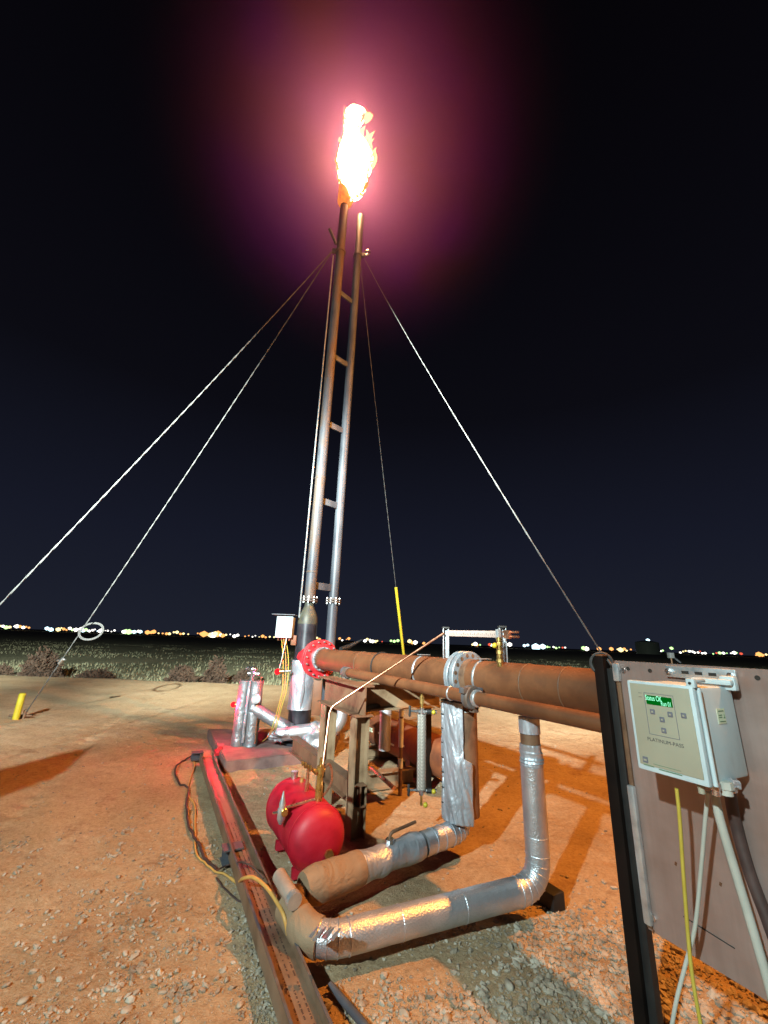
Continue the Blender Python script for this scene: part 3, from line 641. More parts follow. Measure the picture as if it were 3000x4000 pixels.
cabl('conduit',[onp(2790,3095,-.13),onp(2812,3200,-.12),onp(2880,3430,-.09),onp(2955,3680,-.07),onp(3030,3950,-.06),onp(3100,4300,-.05)],.014,grey_cord,'thick pale grey conduit sloping down right from the control box')
cabl('hose',[onp(2850,3085,-.06),onp(2870,3200,-.03),onp(2925,3400,-.025),onp(3000,3600,-.025),onp(3090,3850,-.025)],.018,dark_cord,'thick dark grey hose lying against the panel behind the conduit','hose')

# ---------------------------------------------------------------- the big rusty pipeline
PA=D(1281,2577,.30*S*F/78); PR=.150*S
PD=E1.copy(); PD.z=.002; PD.normalize()
def onpipe(x,r=0.0,base=None,dr=None):
    base=base or PA; dr=dr or PD; lo,hi=-3.,6.
    for _ in range(60):
        mid=(lo+hi)/2
        if pxl(base+dr*mid+UP*r)[0]<x: lo=mid
        else: hi=mid
    return base+dr*lo
p_end=PA+PD*6.4
pl=thing('gas_pipeline','large rusty horizontal pipe running from the stack toward the camera','pipeline',tuple(onpipe(1700)-UP*PR))
f0=onpipe(1262)
bm=N(); tube(bm,seg(f0,p_end,60),PR,56,True,.006,3); bigp=obj('pipe_barrel',bm,rust,pl)
# grey flange and red flange joint to vessel
bm=N(); disc(bm,f0,PD,.178*S,.045,48,.1); fg=obj('grey_flange',bm,flange_m,pl); bm=N(); bolts(bm,f0,PD,.163*S,14,.012,.075,.1,.115); obj('bolts',bm,zinc_bolt,fg)
fr=f0-PD*.075
bm=N(); disc(bm,fr,PD,.285*S,.045,56,.06); lathe(bm,fr+PD*.02,PD,[(.2*S,0),(.19*S,.02),(.15*S,.045)],40); rf=obj('red_flange',bm,red_flange_m,pl,label='bright red bolted flange')
bm=N(); bolts(bm,fr,PD,.252*S,16,.015,.085,.1,.125); obj('bolts',bm,zinc_bolt,rf)
bm=N(); tube(bm,[fr-PD*.03,V((vx,vy,fr.z))],.14,40); disc(bm,fr-PD*.06,PD,.285*S,.045,48,.06); obj('vessel_nozzle',bm,red_flange_m,pl)
# middle flange pair
m1=onpipe(1822,.0); bm=N(); disc(bm,m1-PD*.042,PD,.222*S,.045,56,.1); disc(bm,m1+PD*.022,PD,.222*S,.045,56,.1)
mf_=obj('middle_flange',bm,flange_m,pl)
bm=N(); x_,y_=frame(PD)
for i in range(16):
    a=2*math.pi*i/16+.2; c=m1+(x_*math.cos(a)+y_*math.sin(a))*.187*S
    tube(bm,[c+PD*.03,c+PD*.0475],.015,12)
obj('bolt_hole',bm,rust_dark,mf_); bm=N(); bolts(bm,m1-PD*.01,PD,.187*S,16,.011,.098,.2+math.pi/16); obj('bolts',bm,zinc_bolt,mf_)
for dpp,rr in ((-.11,.157*S),(.11,.157*S)):
    bm=N(); tube(bm,[m1+PD*(dpp-.06*abs(dpp)/dpp),m1+PD*dpp],[rr,.151*S],40,False); 
    obj('weld_neck',bm,rust_dark if dpp>0 else rust,pl)
# strap bands
for x in (1655,1893):
    c=onpipe(x,.0); bm=N(); disc(bm,c,PD,.158*S,.02,56,.149*S,.003); b_=obj('strap_band',bm,galv,pl)
    bm=N(); box(bm,c+UP*.165*S,PD,E2,UP,.05,.12,.006,.002); obj('band_plate',bm,galv,b_)
c=onpipe(1493,.1); bm=N(); torus(bm,c,PD,.157*S,.008,48,8); obj('hose_band',bm,rubber,pl)
for x in (1420,2075,2230):
    bm=N(); torus(bm,onpipe(x),PD,PR+.0005,.004,56,6); obj('weld_bead',bm,rust_dark,pl)
# black pad + handle
c=onpipe(1330,.1); bm=N(); a=c+UP*.14; tube(bm,[a,a+V((.10,.12,.04))],.03,8); tube(bm,[a+V((.10,.12,.04)),a+V((.26,.2,.13))],[.028,.008],8); obj('valve_handle',bm,rubber,pl)
# ---- drip leg (vertical) with wrap
lg0=onpipe(1797); lgx,lgy=lg0.x,lg0.y
zl=P(1800,3190,lgy).z; 
dl=thing('drip_leg','brown vertical drip leg under the pipeline, half wrapped in silver tape','pipe',(lgx,lgy,zl))
lr=.128
w_at=pxl((lgx,lgy,.7)); 
bm=N(); tube(bm,seg((lgx,lgy,lg0.z-.05),(lgx,lgy,zl+.02),10),lr,48); lathe(bm,V((lgx,lgy,zl)),UP,[(.05,-.03),(.09,0),(lr,.04),(lr,.05)],40); obj('leg_pipe',bm,rust_dark,dl)
# wrap: partial shell
def shell(bm,cx,cy,r,z0,z1,a0,a1,nz=.02,nf=9,nu=40,nv=60,edge=None):
    g=[]
    for j in range(nv+1):
        z=z0+(z1-z0)*j/nv; A1=a1 if edge is None else edge(z)
        row=[]
        for i in range(nu+1):
            a=a0+(A1-a0)*i/nu; wob=1+nz*noise.noise(V((math.cos(a)*nf*.35,math.sin(a)*nf*.35-z*2.4,z*nf+a*3.5)))
            row.append(bm.verts.new((cx+math.cos(a)*r*wob,cy+math.sin(a)*r*wob,z)))
        g.append(row)
    for j in range(nv):
        for i in range(nu): bm.faces.new((g[j][i],g[j][i+1],g[j+1][i+1],g[j+1][i]))
ang=math.atan2(-lgy,-lgx)   # toward camera
zt=P(1760,2735,lgy).z; zs=P(1760,2955,lgy).z
def edg(z): return ang+ (.12 if z>zs+.02 else .12+.42*min(1,(zs+.02-z)/.03))
bm=N(); shell(bm,lgx,lgy,lr*1.10,zl-.01,zt,ang-1.9,0,.10,9,50,110,edg); w_=obj('insulation_wrap',bm,tape,dl)
sm=w_.modifiers.new('thick','SOLIDIFY'); sm.thickness=.012; sm.offset=1
bm=N(); pts=[]
for i in range(60):
    z=zl-.01+(zt-zl)*i/59; a=ang-1.25+.05*noise.noise(V((z*9,0,0))); r=lr*1.13+.012*noise.noise(V((z*14,1,0))); pts.append((lgx+math.cos(a)*r,lgy+math.sin(a)*r,z))
tube(bm,pts,[.014+.010*abs(noise.noise(V((i*.5,3,0)))) for i in range(60)],8,True,.4,30); obj('wrap_seam',bm,tape,w_)
bm=N()
for i in range(7):
    z=zl+.1+(zt-zl-.2)*i/6; a=ang-1.2; p=V((lgx+math.cos(a)*lr*1.19,lgy+math.sin(a)*lr*1.19,z)); torus(bm,p,V((0,0,1)),.012,.004,12,6)
obj('wire_tie',bm,rubber,w_)
bm=N(); a=P(1768,2779,lgy); a=V((lgx,lgy,a.z))+ (CO-V((lgx,lgy,a.z))).normalized()*(lr+.001); x_=V((math.cos(ang+math.pi/2),math.sin(ang+math.pi/2),0)); 
tube(bm,[a+x_*.03,a+x_*.065],.006,8); obj('white_chalk_mark',bm,box_m,dl)
# elbow and insulated run to the valve
ez=P(1770,3330,lgy).z; e0=V((lgx-.02,lgy,zl+.0)); ecorner=V((lgx-.02,lgy-.0,.17)); vl=G(1165,3480,.17)
rd=(vl-ecorner); rd.z=0; rd.normalize()
print('leg',lgx,lgy,zl,'valve',vl,'dir',rd)
run=thing('drain_line','silver jacketed drain line bending from the drip leg to the floor valve','pipe',(ecorner.x,ecorner.y,.14))
eb=path([e0,ecorner,vl],.13,12,.03)
cut=[p for p in eb if (V((p.x,p.y,0))-V((ecorner.x,ecorner.y,0))).length<.42]
rest=[p for p in eb if p not in cut]
bm=N(); tube(bm,cut,.074,40,True,.03,12); obj('jacketed_elbow',bm,foil,run)
bm=N()
for k,p in enumerate(cut):
    if k%3==1 and 2<k<len(cut)-2 and (p-cut[0]).length>.03:
        d=(cut[k+1]-cut[k-1]).normalized(); bm=N(); torus(bm,p,d,.075,.0035,36,6); obj('jacket_seam',bm,tape,run)
half=int(len(rest)*.56)
ra=[.080+.014*math.sin(k*.5)*(.3)+.012*noise.noise(V((k*.3,0,0))) for k in range(len(rest))]
bm=N(); tube(bm,rest[:half+1],ra[:half+1],48,True,.12,11); obj('silver_wrap',bm,tape,run)
rb_=[(.083+.012*(k/(len(rest)))+.008*noise.noise(V((k*.3,4,0))))*(1 if k<len(rest)-5 else .62+.08*(len(rest)-k)) for k in range(len(rest))]
bm=N(); tube(bm,rest[half:-1],rb_[half:-1],48,True,.10,9); obj('brown_wrap',bm,wrap,run)
# lever valve handle on the line
hb0=P(1500,3335,eb[len(eb)//2].y); 
mid=rest[int(half*.55)]
bm=N(); p0=mid+UP*.07; tube(bm,path([p0,p0+UP*.06,p0+UP*.095+K2*.20],.03,5),.010,8); h_=obj('lever_handle',bm,rust_dark,run)
bm=N(); disc(bm,mid+UP*.085,UP,.03,.03,8); obj('valve_bonnet',bm,chrome,run)
# valve stub assembly at the left end (white capped)
vv_=thing('floor_valve','small pipe tee with a pale capped stub at the end of the drain line','valve',(vl.x,vl.y,.1))
s0=G(1090,3420,.28); s1=G(1150,3520,.25)
bm=N(); tube(bm,seg(s0,s1,6),.036,28,True,.02,20); obj('capped_stub',bm,painted('pale_pvc',[(.26,.19,.15),(.36,.28,.23)],.6,0,9),vv_)
bm=N(); tube(bm,[s1-(s1-s0)*.12,s1+(s1-s0)*.03],.039,24); obj('band_clamp',bm,galv,vv_)
bm=N(); ball(bm,vl-UP*.02,.058,2,(1.1,.9,.9)); disc(bm,vl-K2*.09,K2,.066,.02,24); obj('valve_body',bm,rust_dark,vv_)
# ---- lower loop: riser + long foil pipe + corner
rb0=G(2108,3462,.165); rtop=None
rx,ry=rb0.x,rb0.y
# riser keeps vertical; top ends under the pipeline
rz=P(2075,2815,ry).z
lc=G(1232,3690,.12)
la=G(1128,3540,.16)
print('riser',rx,ry,rz,'corner',lc,'end',la,'pipe at riser',onpipe(2078))
lp_=thing('foil_loop','long shiny foil jacketed pipe loop around the front of the skid','pipe',(lc.x,lc.y,.08))
rtopv=V((rx,ry,rz+.02))
allp=path([rtopv,V((rx,ry,.165)),lc,la],.16,12,.03)
RL=.070
def zone(f): return [p for p in allp if f(p)]
ris=[p for p in allp if (V((p.x,p.y,0))-V((rx,ry,0))).length<.02 and p.z>.36]
z_tape=P(2060,3000,ry).z; z_bare0=P(2060,2920,ry).z; z_bare1=P(2060,2868,ry).z
up_=[p for p in ris if p.z>=z_bare1-.02]; br=[p for p in ris if z_bare0-.02<=p.z<z_bare1+.03]; tp_=[p for p in ris if z_tape-.02<=p.z<z_bare0+.03]; sh_=[p for p in ris if p.z<z_tape+.03]
bm=N(); tube(bm,up_,.066,36,True,.03,9); obj('top_tape',bm,tape,lp_)
bm=N(); tube(bm,br,.060,36); obj('bare_pipe',bm,rust_dark,lp_)
bm=N(); tube(bm,seg(tp_[0],tp_[-1],24),[.066+.012*abs(noise.noise(V((k*.35,9,0)))) for k in range(25)],48,True,.14,14); obj('silver_tape',bm,tape,lp_)
def vis(k): return k
i0=allp.index(sh_[0]); body=allp[i0:]
ndx=next(k for k,p in enumerate(body) if (V((p.x,p.y,0))-V((la.x,la.y,0))).length<.26)
bm=N(); tube(bm,body[:ndx+1],RL,44,True,.018,14); obj('foil_jacket',bm,foil,lp_)
bm=N(); tube(bm,body[ndx:],RL*1.12,44,True,.05,14); obj('brown_wrap',bm,wrap,lp_)
bm=N(); acc=0; last=0
for k in range(1,len(body)-1):
    acc+=(body[k]-body[k-1]).length
    d1_=(body[k]-body[k-1]).normalized(); d2_=(body[k+1]-body[k]).normalized(); bend=d1_.angle(d2_)>.02
    if acc-last>(.035 if bend else .34):
        last=acc; bm=N(); torus(bm,body[k],d2_,RL+.0005,.0032 if bend else .0022,44,6); obj('jacket_seam',bm,foil,lp_)
# foil crumple at corner
bm=N()
for (x,y) in ((1225,3660),(1270,3655)):
    c_=G(x,y,.24); a=V((c_.x,c_.y,c_.z)); 
    for k in range(3):
        q=a+V((random.uniform(-.03,.03),random.uniform(-.03,.03),0)); bm.faces.new([bm.verts.new(q),bm.verts.new(q+V((.04,.01,.035))),bm.verts.new(q+V((.05,-.02,.05))),bm.verts.new(q+V((.02,-.03,.01)))])
obj('foil_flap',bm,foil,lp_)
# dark support foot under riser
bm=N(); p=G(2150,3530); box(bm,p+UP*.035,K1,K2,UP,.14,.1,.09,.006); single('support_block',bm,rubber,'dark block on the gravel by the foil riser elbow','block')
# ---------------------------------------------------------------- small pipe below the pipeline
SA=D(1354,2626,.27*S*F/(78+.0905*73)); SBp=D(2319,2820,.27*S*F/172); SD=(SBp-SA).normalized()
sp_=thing('bleed_pipe','thin rusty pipe slung just beneath the large pipeline','pipe',tuple(SA.lerp(SBp,.5)-UP*.05))
def ons(x): return onpipe(x,0,SA,SD)
bm=N(); tube(bm,seg(SA,SA+SD*6,40),.046,32,True,.01,6); obj('pipe_barrel',bm,rust,sp_)
bm=N(); tube(bm,[SA-SD*.05,SA+SD*.05],.056,32); tube(bm,[SA-SD*.03,SA-SD*.03-UP*.10],.04,20); obj('end_elbow',bm,rustgrey,sp_)
c=ons(1763); bm=N(); disc(bm,c,SD,.052,.012,32,.046,.002); obj('weld_ring',bm,galv,sp_)
c=ons(1840); bm=N(); disc(bm,c,SD,.080,.06,28,.03,.008); 
for a in (.6,2.6,4.4): 
    x_,y_=frame(SD); box(bm,c+(x_*math.cos(a)+y_*math.sin(a))*.085,SD,x_,y_,.05,.05,.04,.006)
hc=obj('hammer_union',bm,rustgrey,sp_)
c=ons(1864); bm=N(); disc(bm,c,SD,.058,.03,32,.04,.004); obj('union_collar',bm,galv,sp_)
# ---------------------------------------------------------------- gauge tube above the pipeline
g0=onpipe(1742,PR); g1_=onpipe(1968,PR)
gt=thing('level_manometer','marked clear tube between two galvanised struts above the pipeline','gauge',tuple(g0+UP*PR))
def zat(p,y):  # height at that plan position with pixel row y
    return P(pxl(p)[0],y,p.y).z
z_a=P(1742,2455,g0.y).z; z_b=P(1968,2452,g1_.y).z
for (g,z,rw) in ((g0,z_a,.045),(g1_,z_b,.045)):
    bm=N(); b_=g.z+PR-.01
    for s_ in (-1,1): box(bm,V((g.x,g.y,(b_+z)/2))+K1*0+V((s_*rw/2,0,0)),V((1,0,0)),V((0,1,0)),UP,.006,.04,z-b_,.001)
    box(bm,V((g.x,g.y+.018,(b_+z)/2)),V((1,0,0)),V((0,1,0)),UP,rw,.006,z-b_,.001); s__=obj('strut_post',bm,galv,gt)
    bm=N(); box(bm,V((g.x,g.y,z+.006)),V((1,0,0)),V((0,1,0)),UP,rw+.014,.054,.014,.003); obj('post_cap',bm,rubber,s__)
zr0=P(1760,2474,g0.y).z; zr1=P(1935,2480,g1_.y).z
ra0=V((g0.x+.03,g0.y-.02,zr0)); ra1=V((g1_.x-.04,g1_.y-.02,P(1950,2478,g1_.y-.02).z))
rdv=(ra1-ra0).normalized(); 
rh=.055
bm=N(); box(bm,(ra0+ra1)/2,rdv,rdv.cross(UP),UP,(ra1-ra0).length,.022,rh*.9,.005); rl=obj('graduated_tube',bm,ruler_m,gt)
bm=N(); nf_=rdv.cross(UP); nf_=-nf_ if nf_.dot(CO-ra0)<0 else nf_
for k in range(1,26):
    p=ra0.lerp(ra1,k/26)+nf_*.0125; box(bm,p-UP*(0 if k%2 else .006),rdv,nf_,UP,.0028,.001,.016 if k%2 else .008)
obj('tick_marks',bm,ink,rl)
bm=N(); box(bm,ra1+rdv*.004,rdv,nf_,UP,.03,.03,.075,.004); obj('end_bracket',bm,galv,gt)
bm=N(); p=ra1+rdv*.05; 
for dz_ in (.018,-.014): tube(bm,[p+UP*dz_,p+rdv*.16+UP*dz_],.008,10)
box(bm,p+rdv*.06+nf_*.01,rdv,nf_,UP,.05,.03,.06,.004); obj('nipple_pair',bm,copper,gt)
# brass valve column below the right strut
c=V((g1_.x-.045,g1_.y-.06,0)); zz0=g1_.z+PR-.03; zz1=P(1958,2490,c.y).z
bm=N(); n_=7
for k in range(n_):
    a=zz0+(zz1-zz0)*k/n_; b=zz0+(zz1-zz0)*(k+.85)/n_; tube(bm,[V((c.x,c.y,a)),V((c.x,c.y,b))],.026 if k%2 else .021,8 if k%2 else 16)
tube(bm,[V((c.x,c.y,zz0)),V((c.x,c.y,zz1))],.017,12); vb=obj('brass_valve',bm,brass,gt)
bm=N(); p=V((c.x-.04,c.y-.02,P(1944,2522,c.y).z)); ball(bm,p,.02,2); obj('yellow_knob',bm,yellow,vb)
# copper tube: from left strut down to the tank
tkz=.27
c0=V((g0.x-.02,g0.y-.03,P(1725,2472,g0.y).z)); c1_=P(1497,2618,PA.y-1.45); 
def pipe_depth_pt(x,y,extra): 
    b=onpipe(x,0); return P(x,y,b.y-extra)
cm=pipe_depth_pt(1495,2620,.30); 
kx=D(1290,2765,3.35); kb=D(1253,3052,3.05)
cabl('copper_line',[],0,copper,'x') if False else None
bm=N(); tube(bm,path([c0,kx,kb,kb-UP*.1],.05,6,.1),.0085,12)
ct=single('copper_line',bm,copper,'thin copper tube slanting down from the gauge to the red tank','tube')
# ---------------------------------------------------------------- skid frames
bl=G(1385,3262); legR=V((bl.x,bl.y,0))
zb=P(1402,2795,bl.y).z                                       # underside of beam
def alongK(x_px,z): 
    lo,hi=-3.,2.
    for _ in range(60):
        mid=(lo+hi)/2
        if pxl(legR-K1*(-mid)+UP*z)[0]<x_px: lo=mid
        else: hi=mid
    return legR+K1*lo
lL=alongK(1287,zb); print('legs',legR,lL,zb)
sk=thing('steel_skid','weathered steel beam frame standing under the pipeline behind the red tank','frame',(legR.x,legR.y,0))
legw=.13
for p,w__ in ((legR,legw),(lL,legw)):
    bm=N(); ibeam(bm,(p.x,p.y,-.03),(p.x,p.y,zb-.002),K2,legw,.12,.012); obj('leg',bm,tan_steel,sk)
bh=.25
bm=N(); ibeam(bm,V((lL.x,lL.y,zb+bh/2))-K1*.14,V((legR.x,legR.y,zb+bh/2))+K1*.09,UP,bh,.17,.014); obj('cap_beam',bm,rust_dark,sk)
# cross beam toward the right with dark post
rp=legR+K2*1.02-K1*.05; 
bm=N(); ibeam(bm,V((legR.x,legR.y,zb+bh/2+.0))+K2*.093-K1*.25,V((rp.x,rp.y,zb+bh/2))-K1*.2,UP,bh*.96,.17,.013); obj('cross_beam',bm,tan_steel,sk)
pz=P(1668,2740,rp.y)
bm=N(); rq=G(1668,3080); box(bm,V((rq.x,rq.y,(zb)/2)),K1,K2,UP,.07,.07,zb+.02,.003); obj('leg',bm,post_m,sk)
for (ya,yb,x0,x1,h_) in ((2962,2918,1395,1612,.14),(3086,3020,1430,1640,.16)):
    a=G(x0,ya); b=G(x1,ya); bdir=K2; ln_=(b-a).length; c=(a+b)/2
    bm=N(); ibeam(bm,V((a.x,a.y,h_/2+.0)),V((a.x,a.y,h_/2))+K2*ln_,UP,h_,.12,.011); obj('floor_beam',bm,tan_steel,sk)
# low longitudinal members
a=legR+K1*.08+UP*.09; b=lL-K1*1.1+UP*.09
bm=N(); ibeam(bm,a+UP*.20,b+UP*.2,UP,.16,.1,.01); obj('side_rail',bm,rust_dark,sk)
bm=N(); a=G(1450,3000,.2); tube(bm,[a,a+K1*.5-UP*.05],.02,8); obj('tie_rod',bm,copper,sk)
bm=N(); tube(bm,[V((legR.x,legR.y,zb+.02))-K1*.12+K2*.06,V((rq.x,rq.y,zb-.0))-K2*.1-UP*.0+V((0,0,.06))],.028,10); obj('brace',bm,rubber,sk)
# long channel rail on the left
c0_=G(806,2950,.10); c1_=G(1205,4000,.10); dch=(c1_-c0_); dch.z=0; dch.normalize(); c1_=c1_+dch*.8
side=UP.cross(dch).normalized()
ch=thing('skid_rail','long rusty channel beam lying along the left side of the skid','beam',(c0_.x,c0_.y,0))
bm=N(); ibeam(bm,V((c0_.x,c0_.y,.075)),V((c1_.x,c1_.y,.075)),side,.148,.08,.011); rail=obj('channel_beam',bm,painted('rail_steel',[(.12,.07,.04),(.22,.14,.09),(.27,.18,.12)],.5,.3,5,.25,.003),ch)
bm=N()
for s_ in (-1,1): box(bm,(V((c0_.x,c0_.y,.1185))+V((c1_.x,c1_.y,.1185)))/2+side*s_*.068,dch,side,UP,(c1_-c0_).length,.0115,.003)
obj('grey_flange_edge',bm,rustgrey,rail)  # plain grey strips along both flange edges
bm=N(); Lr=(c1_-c0_).length
for k in range(300):
    s_=Lr*.42+k*.0068
    if s_>Lr-.05 or k%9==8: continue
    for dd_ in (-.022,.004,.03):
        if random.random()<.45: continue
        p=V((c0_.x,c0_.y,.0815))+dch*s_+side*dd_; box(bm,p,dch,side,UP,.003,.006,.0012)
obj('stencilled_marks',bm,dark_cord,rail,False)
for (x,y,nm) in ((762,2952,'far'),(893,3335,'near')):
    p=G(x,y,.06); bm=N(); ibeam(bm,V((p.x,p.y,.06))-K2*.045,V((p.x,p.y,.06))+K2*.09,UP,.085,.11,.010); o=obj('cross_tie',bm,grey_steel,ch)
p=G(852,2938,.08); bm=N(); box(bm,p,K1,K2,UP,.16,.09,.05,.01); box(bm,p+UP*.04+K2*.02,K1,K2,UP,.05,.05,.05,.01); single('clamp_block',bm,red_flange_m,'small dark red clamp between the rail end and the slab','clamp')
# thin ground pipe at the bottom
bm=N(); tube(bm,[G(1290,3850,.02),G(1420,4000,.02),G(1560,4200,.02)],.016,10); single('ground_tube',bm,grey_steel,'thin dark tube on the dirt at the bottom edge beside the rail','tube')
# ---------------------------------------------------------------- red tank
tc_=G(1243,3280,.25); TR=.19; back=-K1
tk=thing('air_tank','bright red horizontal compressed air tank with brass fittings','air tank',(tc_.x,tc_.y,.02))
tl=.66
pr=[(.02,-.075),(.08,-.069),(.13,-.055),(.163,-.034),(.182,-.006),(TR,.03),(TR,tl-.02),(.186,tl+.01),(.165,tl+.045),(.12,tl+.085),(.06,tl+.11),(.01,tl+.115)]
bm=N(); lathe(bm,tc_,back,pr,64); obj('tank_shell',bm,red_paint,tk)
bm=N()
for s_ in (.03,tl-.03):
    torus(bm,tc_+back*s_,back,TR+.001,.004,60,6); obj('weld_seam',bm,red_paint,tk); bm=N()
bm.free()
bm=N(); a=tc_-back*.062-UP*.06+K2*.05; tube(bm,[a,a-back*.03],.03,6); obj('drain_plug',bm,brass,tk)
for s_ in (.12,tl-.12):
    bm=N(); box(bm,tc_+back*s_-UP*(TR+.02),K1,K2,UP,.04,.24,.06,.004); obj('tank_foot',bm,red_paint,tk)
def ontank(s_,up=TR,lat=0): return tc_+back*s_+UP*up+K2*lat
bm=N(); a=ontank(tl*.93); tube(bm,[a-UP*.01,a+UP*.03],.026,16); tube(bm,[a+UP*.03,a+UP*.05],.03,8); obj('filler_cap',bm,chrome,tk)
bm=N(); a=ontank(tl*.78,TR,.03); tube(bm,[a-UP*.01,a+UP*.03],.016,6); obj('plug',bm,brass,tk)
# near riser valve manifold
a=ontank(.10,TR-.01,.02)
bm=N(); tube(bm,[a,a+UP*.10],.026,20); tube(bm,[a+UP*.10,a+UP*.16],.022,8); tube(bm,[a+UP*.16,a+UP*.22],.026,16); mv=obj('check_valve',bm,brass,tk)
bm=N(); tube(bm,[a+UP*.22,a+UP*.27],.012,10); tube(bm,[a+UP*.19-K2*.05,a+UP*.19+K2*.03],.015,10); 
for k in range(6):
    q=a+UP*.185-K2*(.03+.02*k)+V((0,0,.012*k)); tube(bm,[q,q-K2*.011],.02-(k%2)*.006,8)
obj('fitting_stack',bm,brass,mv)
bm=N(); tube(bm,smoothp([a+UP*.20+K2*.02,a+UP*.22+K2*.07,a+UP*.12+K2*.09,a+UP*.05+K2*.05,a+UP*.03],6),.008,8); obj('loop_tube',bm,copper,mv)
a2=ontank(.30,TR-.01,-.0)
bm=N(); tube(bm,[a2,a2+UP*.06],.016,8); tube(bm,[a2+UP*.06,a2+UP*.17],.012,12); obj('relief_valve',bm,copper,tk)
# side regulator with gauge
b_=ontank(.14,.13,-.11); cdir=-K2
bm=N(); tube(bm,[a+UP*.02,b_+cdir*.09+UP*.03],.010,10); obj('branch_tube',bm,copper,tk)
rg=b_+cdir*.11+UP*.03
bm=N(); lathe(bm,rg-UP*.06,UP,[(.012,-.03),(.028,0),(.028,.06),(.022,.065),(.022,.09),(.012,.12),(.004,.16)],16); r_=obj('regulator',bm,galv,tk)
bm=N(); q=rg-UP*.015+K1*.035+K2*.01; disc(bm,q,K1,.024,.014,24); obj('pressure_gauge',bm,brass,r_)
bm=N(); tube(bm,[rg-UP*.02,rg-UP*.02-K2*.06],.008,8); obj('vent_nipple',bm,chrome,r_)
# ---------------------------------------------------------------- level gauge with braided sleeve
gy_=3.72
def gp_(x,y): return P(x,y,gy_)
lgt=thing('sight_gauge','braided level gauge hose with needle valves beside the silver drip leg','gauge',tuple(gp_(1645,3100)))
b0=gp_(1646,3082); b1=V((b0.x,b0.y,gp_(1645,2790).z))
bm=N(); tube(bm,seg(b0,b1,30),.036,28,True,.02,14,True); obj('braided_hose',bm,braid,lgt)
for z_,nm in ((b1.z+.02,'upper'),(b0.z-.01,'lower')):
    p=V((b0.x,b0.y,z_)); bm=N(); tube(bm,[p-V((.05,0,0)),p+V((.12,0,0))],.014,8); tube(bm,[p-UP*.03,p+UP*.03],.018,12); tube(bm,[p-V((.05,0,0)),p-V((.09,0,0))],.010,8); v_=obj('needle_valve',bm,chrome,lgt)
    bm=N(); box(bm,p-V((.10,0,0)),V((1,0,0)),V((0,1,0)),UP,.02,.02,.085,.008); obj('tee_handle',bm,rubber,v_)
    bm=N(); ball(bm,p+V((.095,-.014,0)),.018,2); obj('yellow_cap',bm,yellow,v_)
    bm=N(); tube(bm,[p+V((.04,0,0)),p+V((.08,0,0))],.02,8); obj('packing_nut',bm,rubber,v_)
bm=N(); tube(bm,[b1+UP*.04,b1+UP*.18],.012,10); tube(bm,[b1+UP*.08,b1+UP*.14],.019,8); tube(bm,[b0-UP*.02,b0-UP*.11],.010,10); obj('brass_stem',bm,brass,lgt)
bm=N(); ball(bm,b0+V((.03,-.02,-.10)),.019,2); obj('yellow_cap',bm,yellow,lgt)
# foil pipe, thin white pipe, drum
fp=P(1502,2930,5.35); ft0=P(1498,2765,5.35)
bm=N(); tube(bm,seg((fp.x,fp.y,fp.z),(fp.x,fp.y,ft0.z),16),.067,32,True,.03,14); t=thing('foil_dropper','short vertical foil jacketed pipe hanging behind the sight gauge','pipe',(fp.x,fp.y,fp.z)); obj('foil_jacket',bm,foil,t)
bm=N(); tube(bm,[(fp.x,fp.y,ft0.z-.0),(fp.x,fp.y,ft0.z+.2)],.055,20); obj('bare_pipe',bm,rust,t); bm=N(); disc(bm,V((fp.x,fp.y,ft0.z-.03)),UP,.072,.07,28); obj('top_tape',bm,tape,t)
wp=P(1564,3000,4.9); w1_=P(1568,2760,4.9); t=thing('white_pipe','slender white pipe with dark bands left of the sight gauge','pipe',(wp.x,wp.y,wp.z))
bm=N(); 
for (ya,yb) in ((2762,2798),(2806,2918),(2962,3000)):
    za=P(1566,ya,4.9).z; zb_=P(1566,yb,4.9).z; tube(bm,[(wp.x,wp.y,za),(wp.x,wp.y,zb_)],.026,18)
obj('white_sleeve',bm,painted('white_pvc',[(.55,.6,.66),(.66,.7,.75)],.4,0,8),t); bm=N(); tube(bm,[(wp.x,wp.y,0),(wp.x,wp.y,w1_.z+.2)],.020,14); obj('inner_pipe',bm,rust_dark,t)
dc=G(1478,2850,.28); da=V((dc.x,dc.y,.28))
dr_=thing('rusty_drum','orange rusted horizontal drum lying behind the skid beams','drum',(dc.x,dc.y,0))
bm=N(); lathe(bm,da,K1,[(.02,-.09),(.11,-.075),(.18,-.03),(.205,.03),(.205,1.86),(.18,1.92),(.1,1.96)],56); obj('drum_shell',bm,drum_m,dr_)
bm=N(); 
for s_ in (.3,1.1):
    box(bm,da+K1*s_-UP*.2,K1,K2,UP,.1,.34,.16,.005); obj('saddle',bm,rust_dark,dr_); bm=N()
bm.free()
bm=N(); f_=(CO-da).normalized()
for (s_,a) in ((.12,.25),(.14,.12),(.42,.2),(.75,-.1),(1.0,.1)):
    for k in range(2):
        c_=da+K1*(s_+.03*k)+(-K2*math.cos(a)+UP*math.sin(a+.5*0))*.207; box(bm,c_,K1,UP,K2,.09,.022,.004)
obj('chalk_marks',bm,paper,dr_)
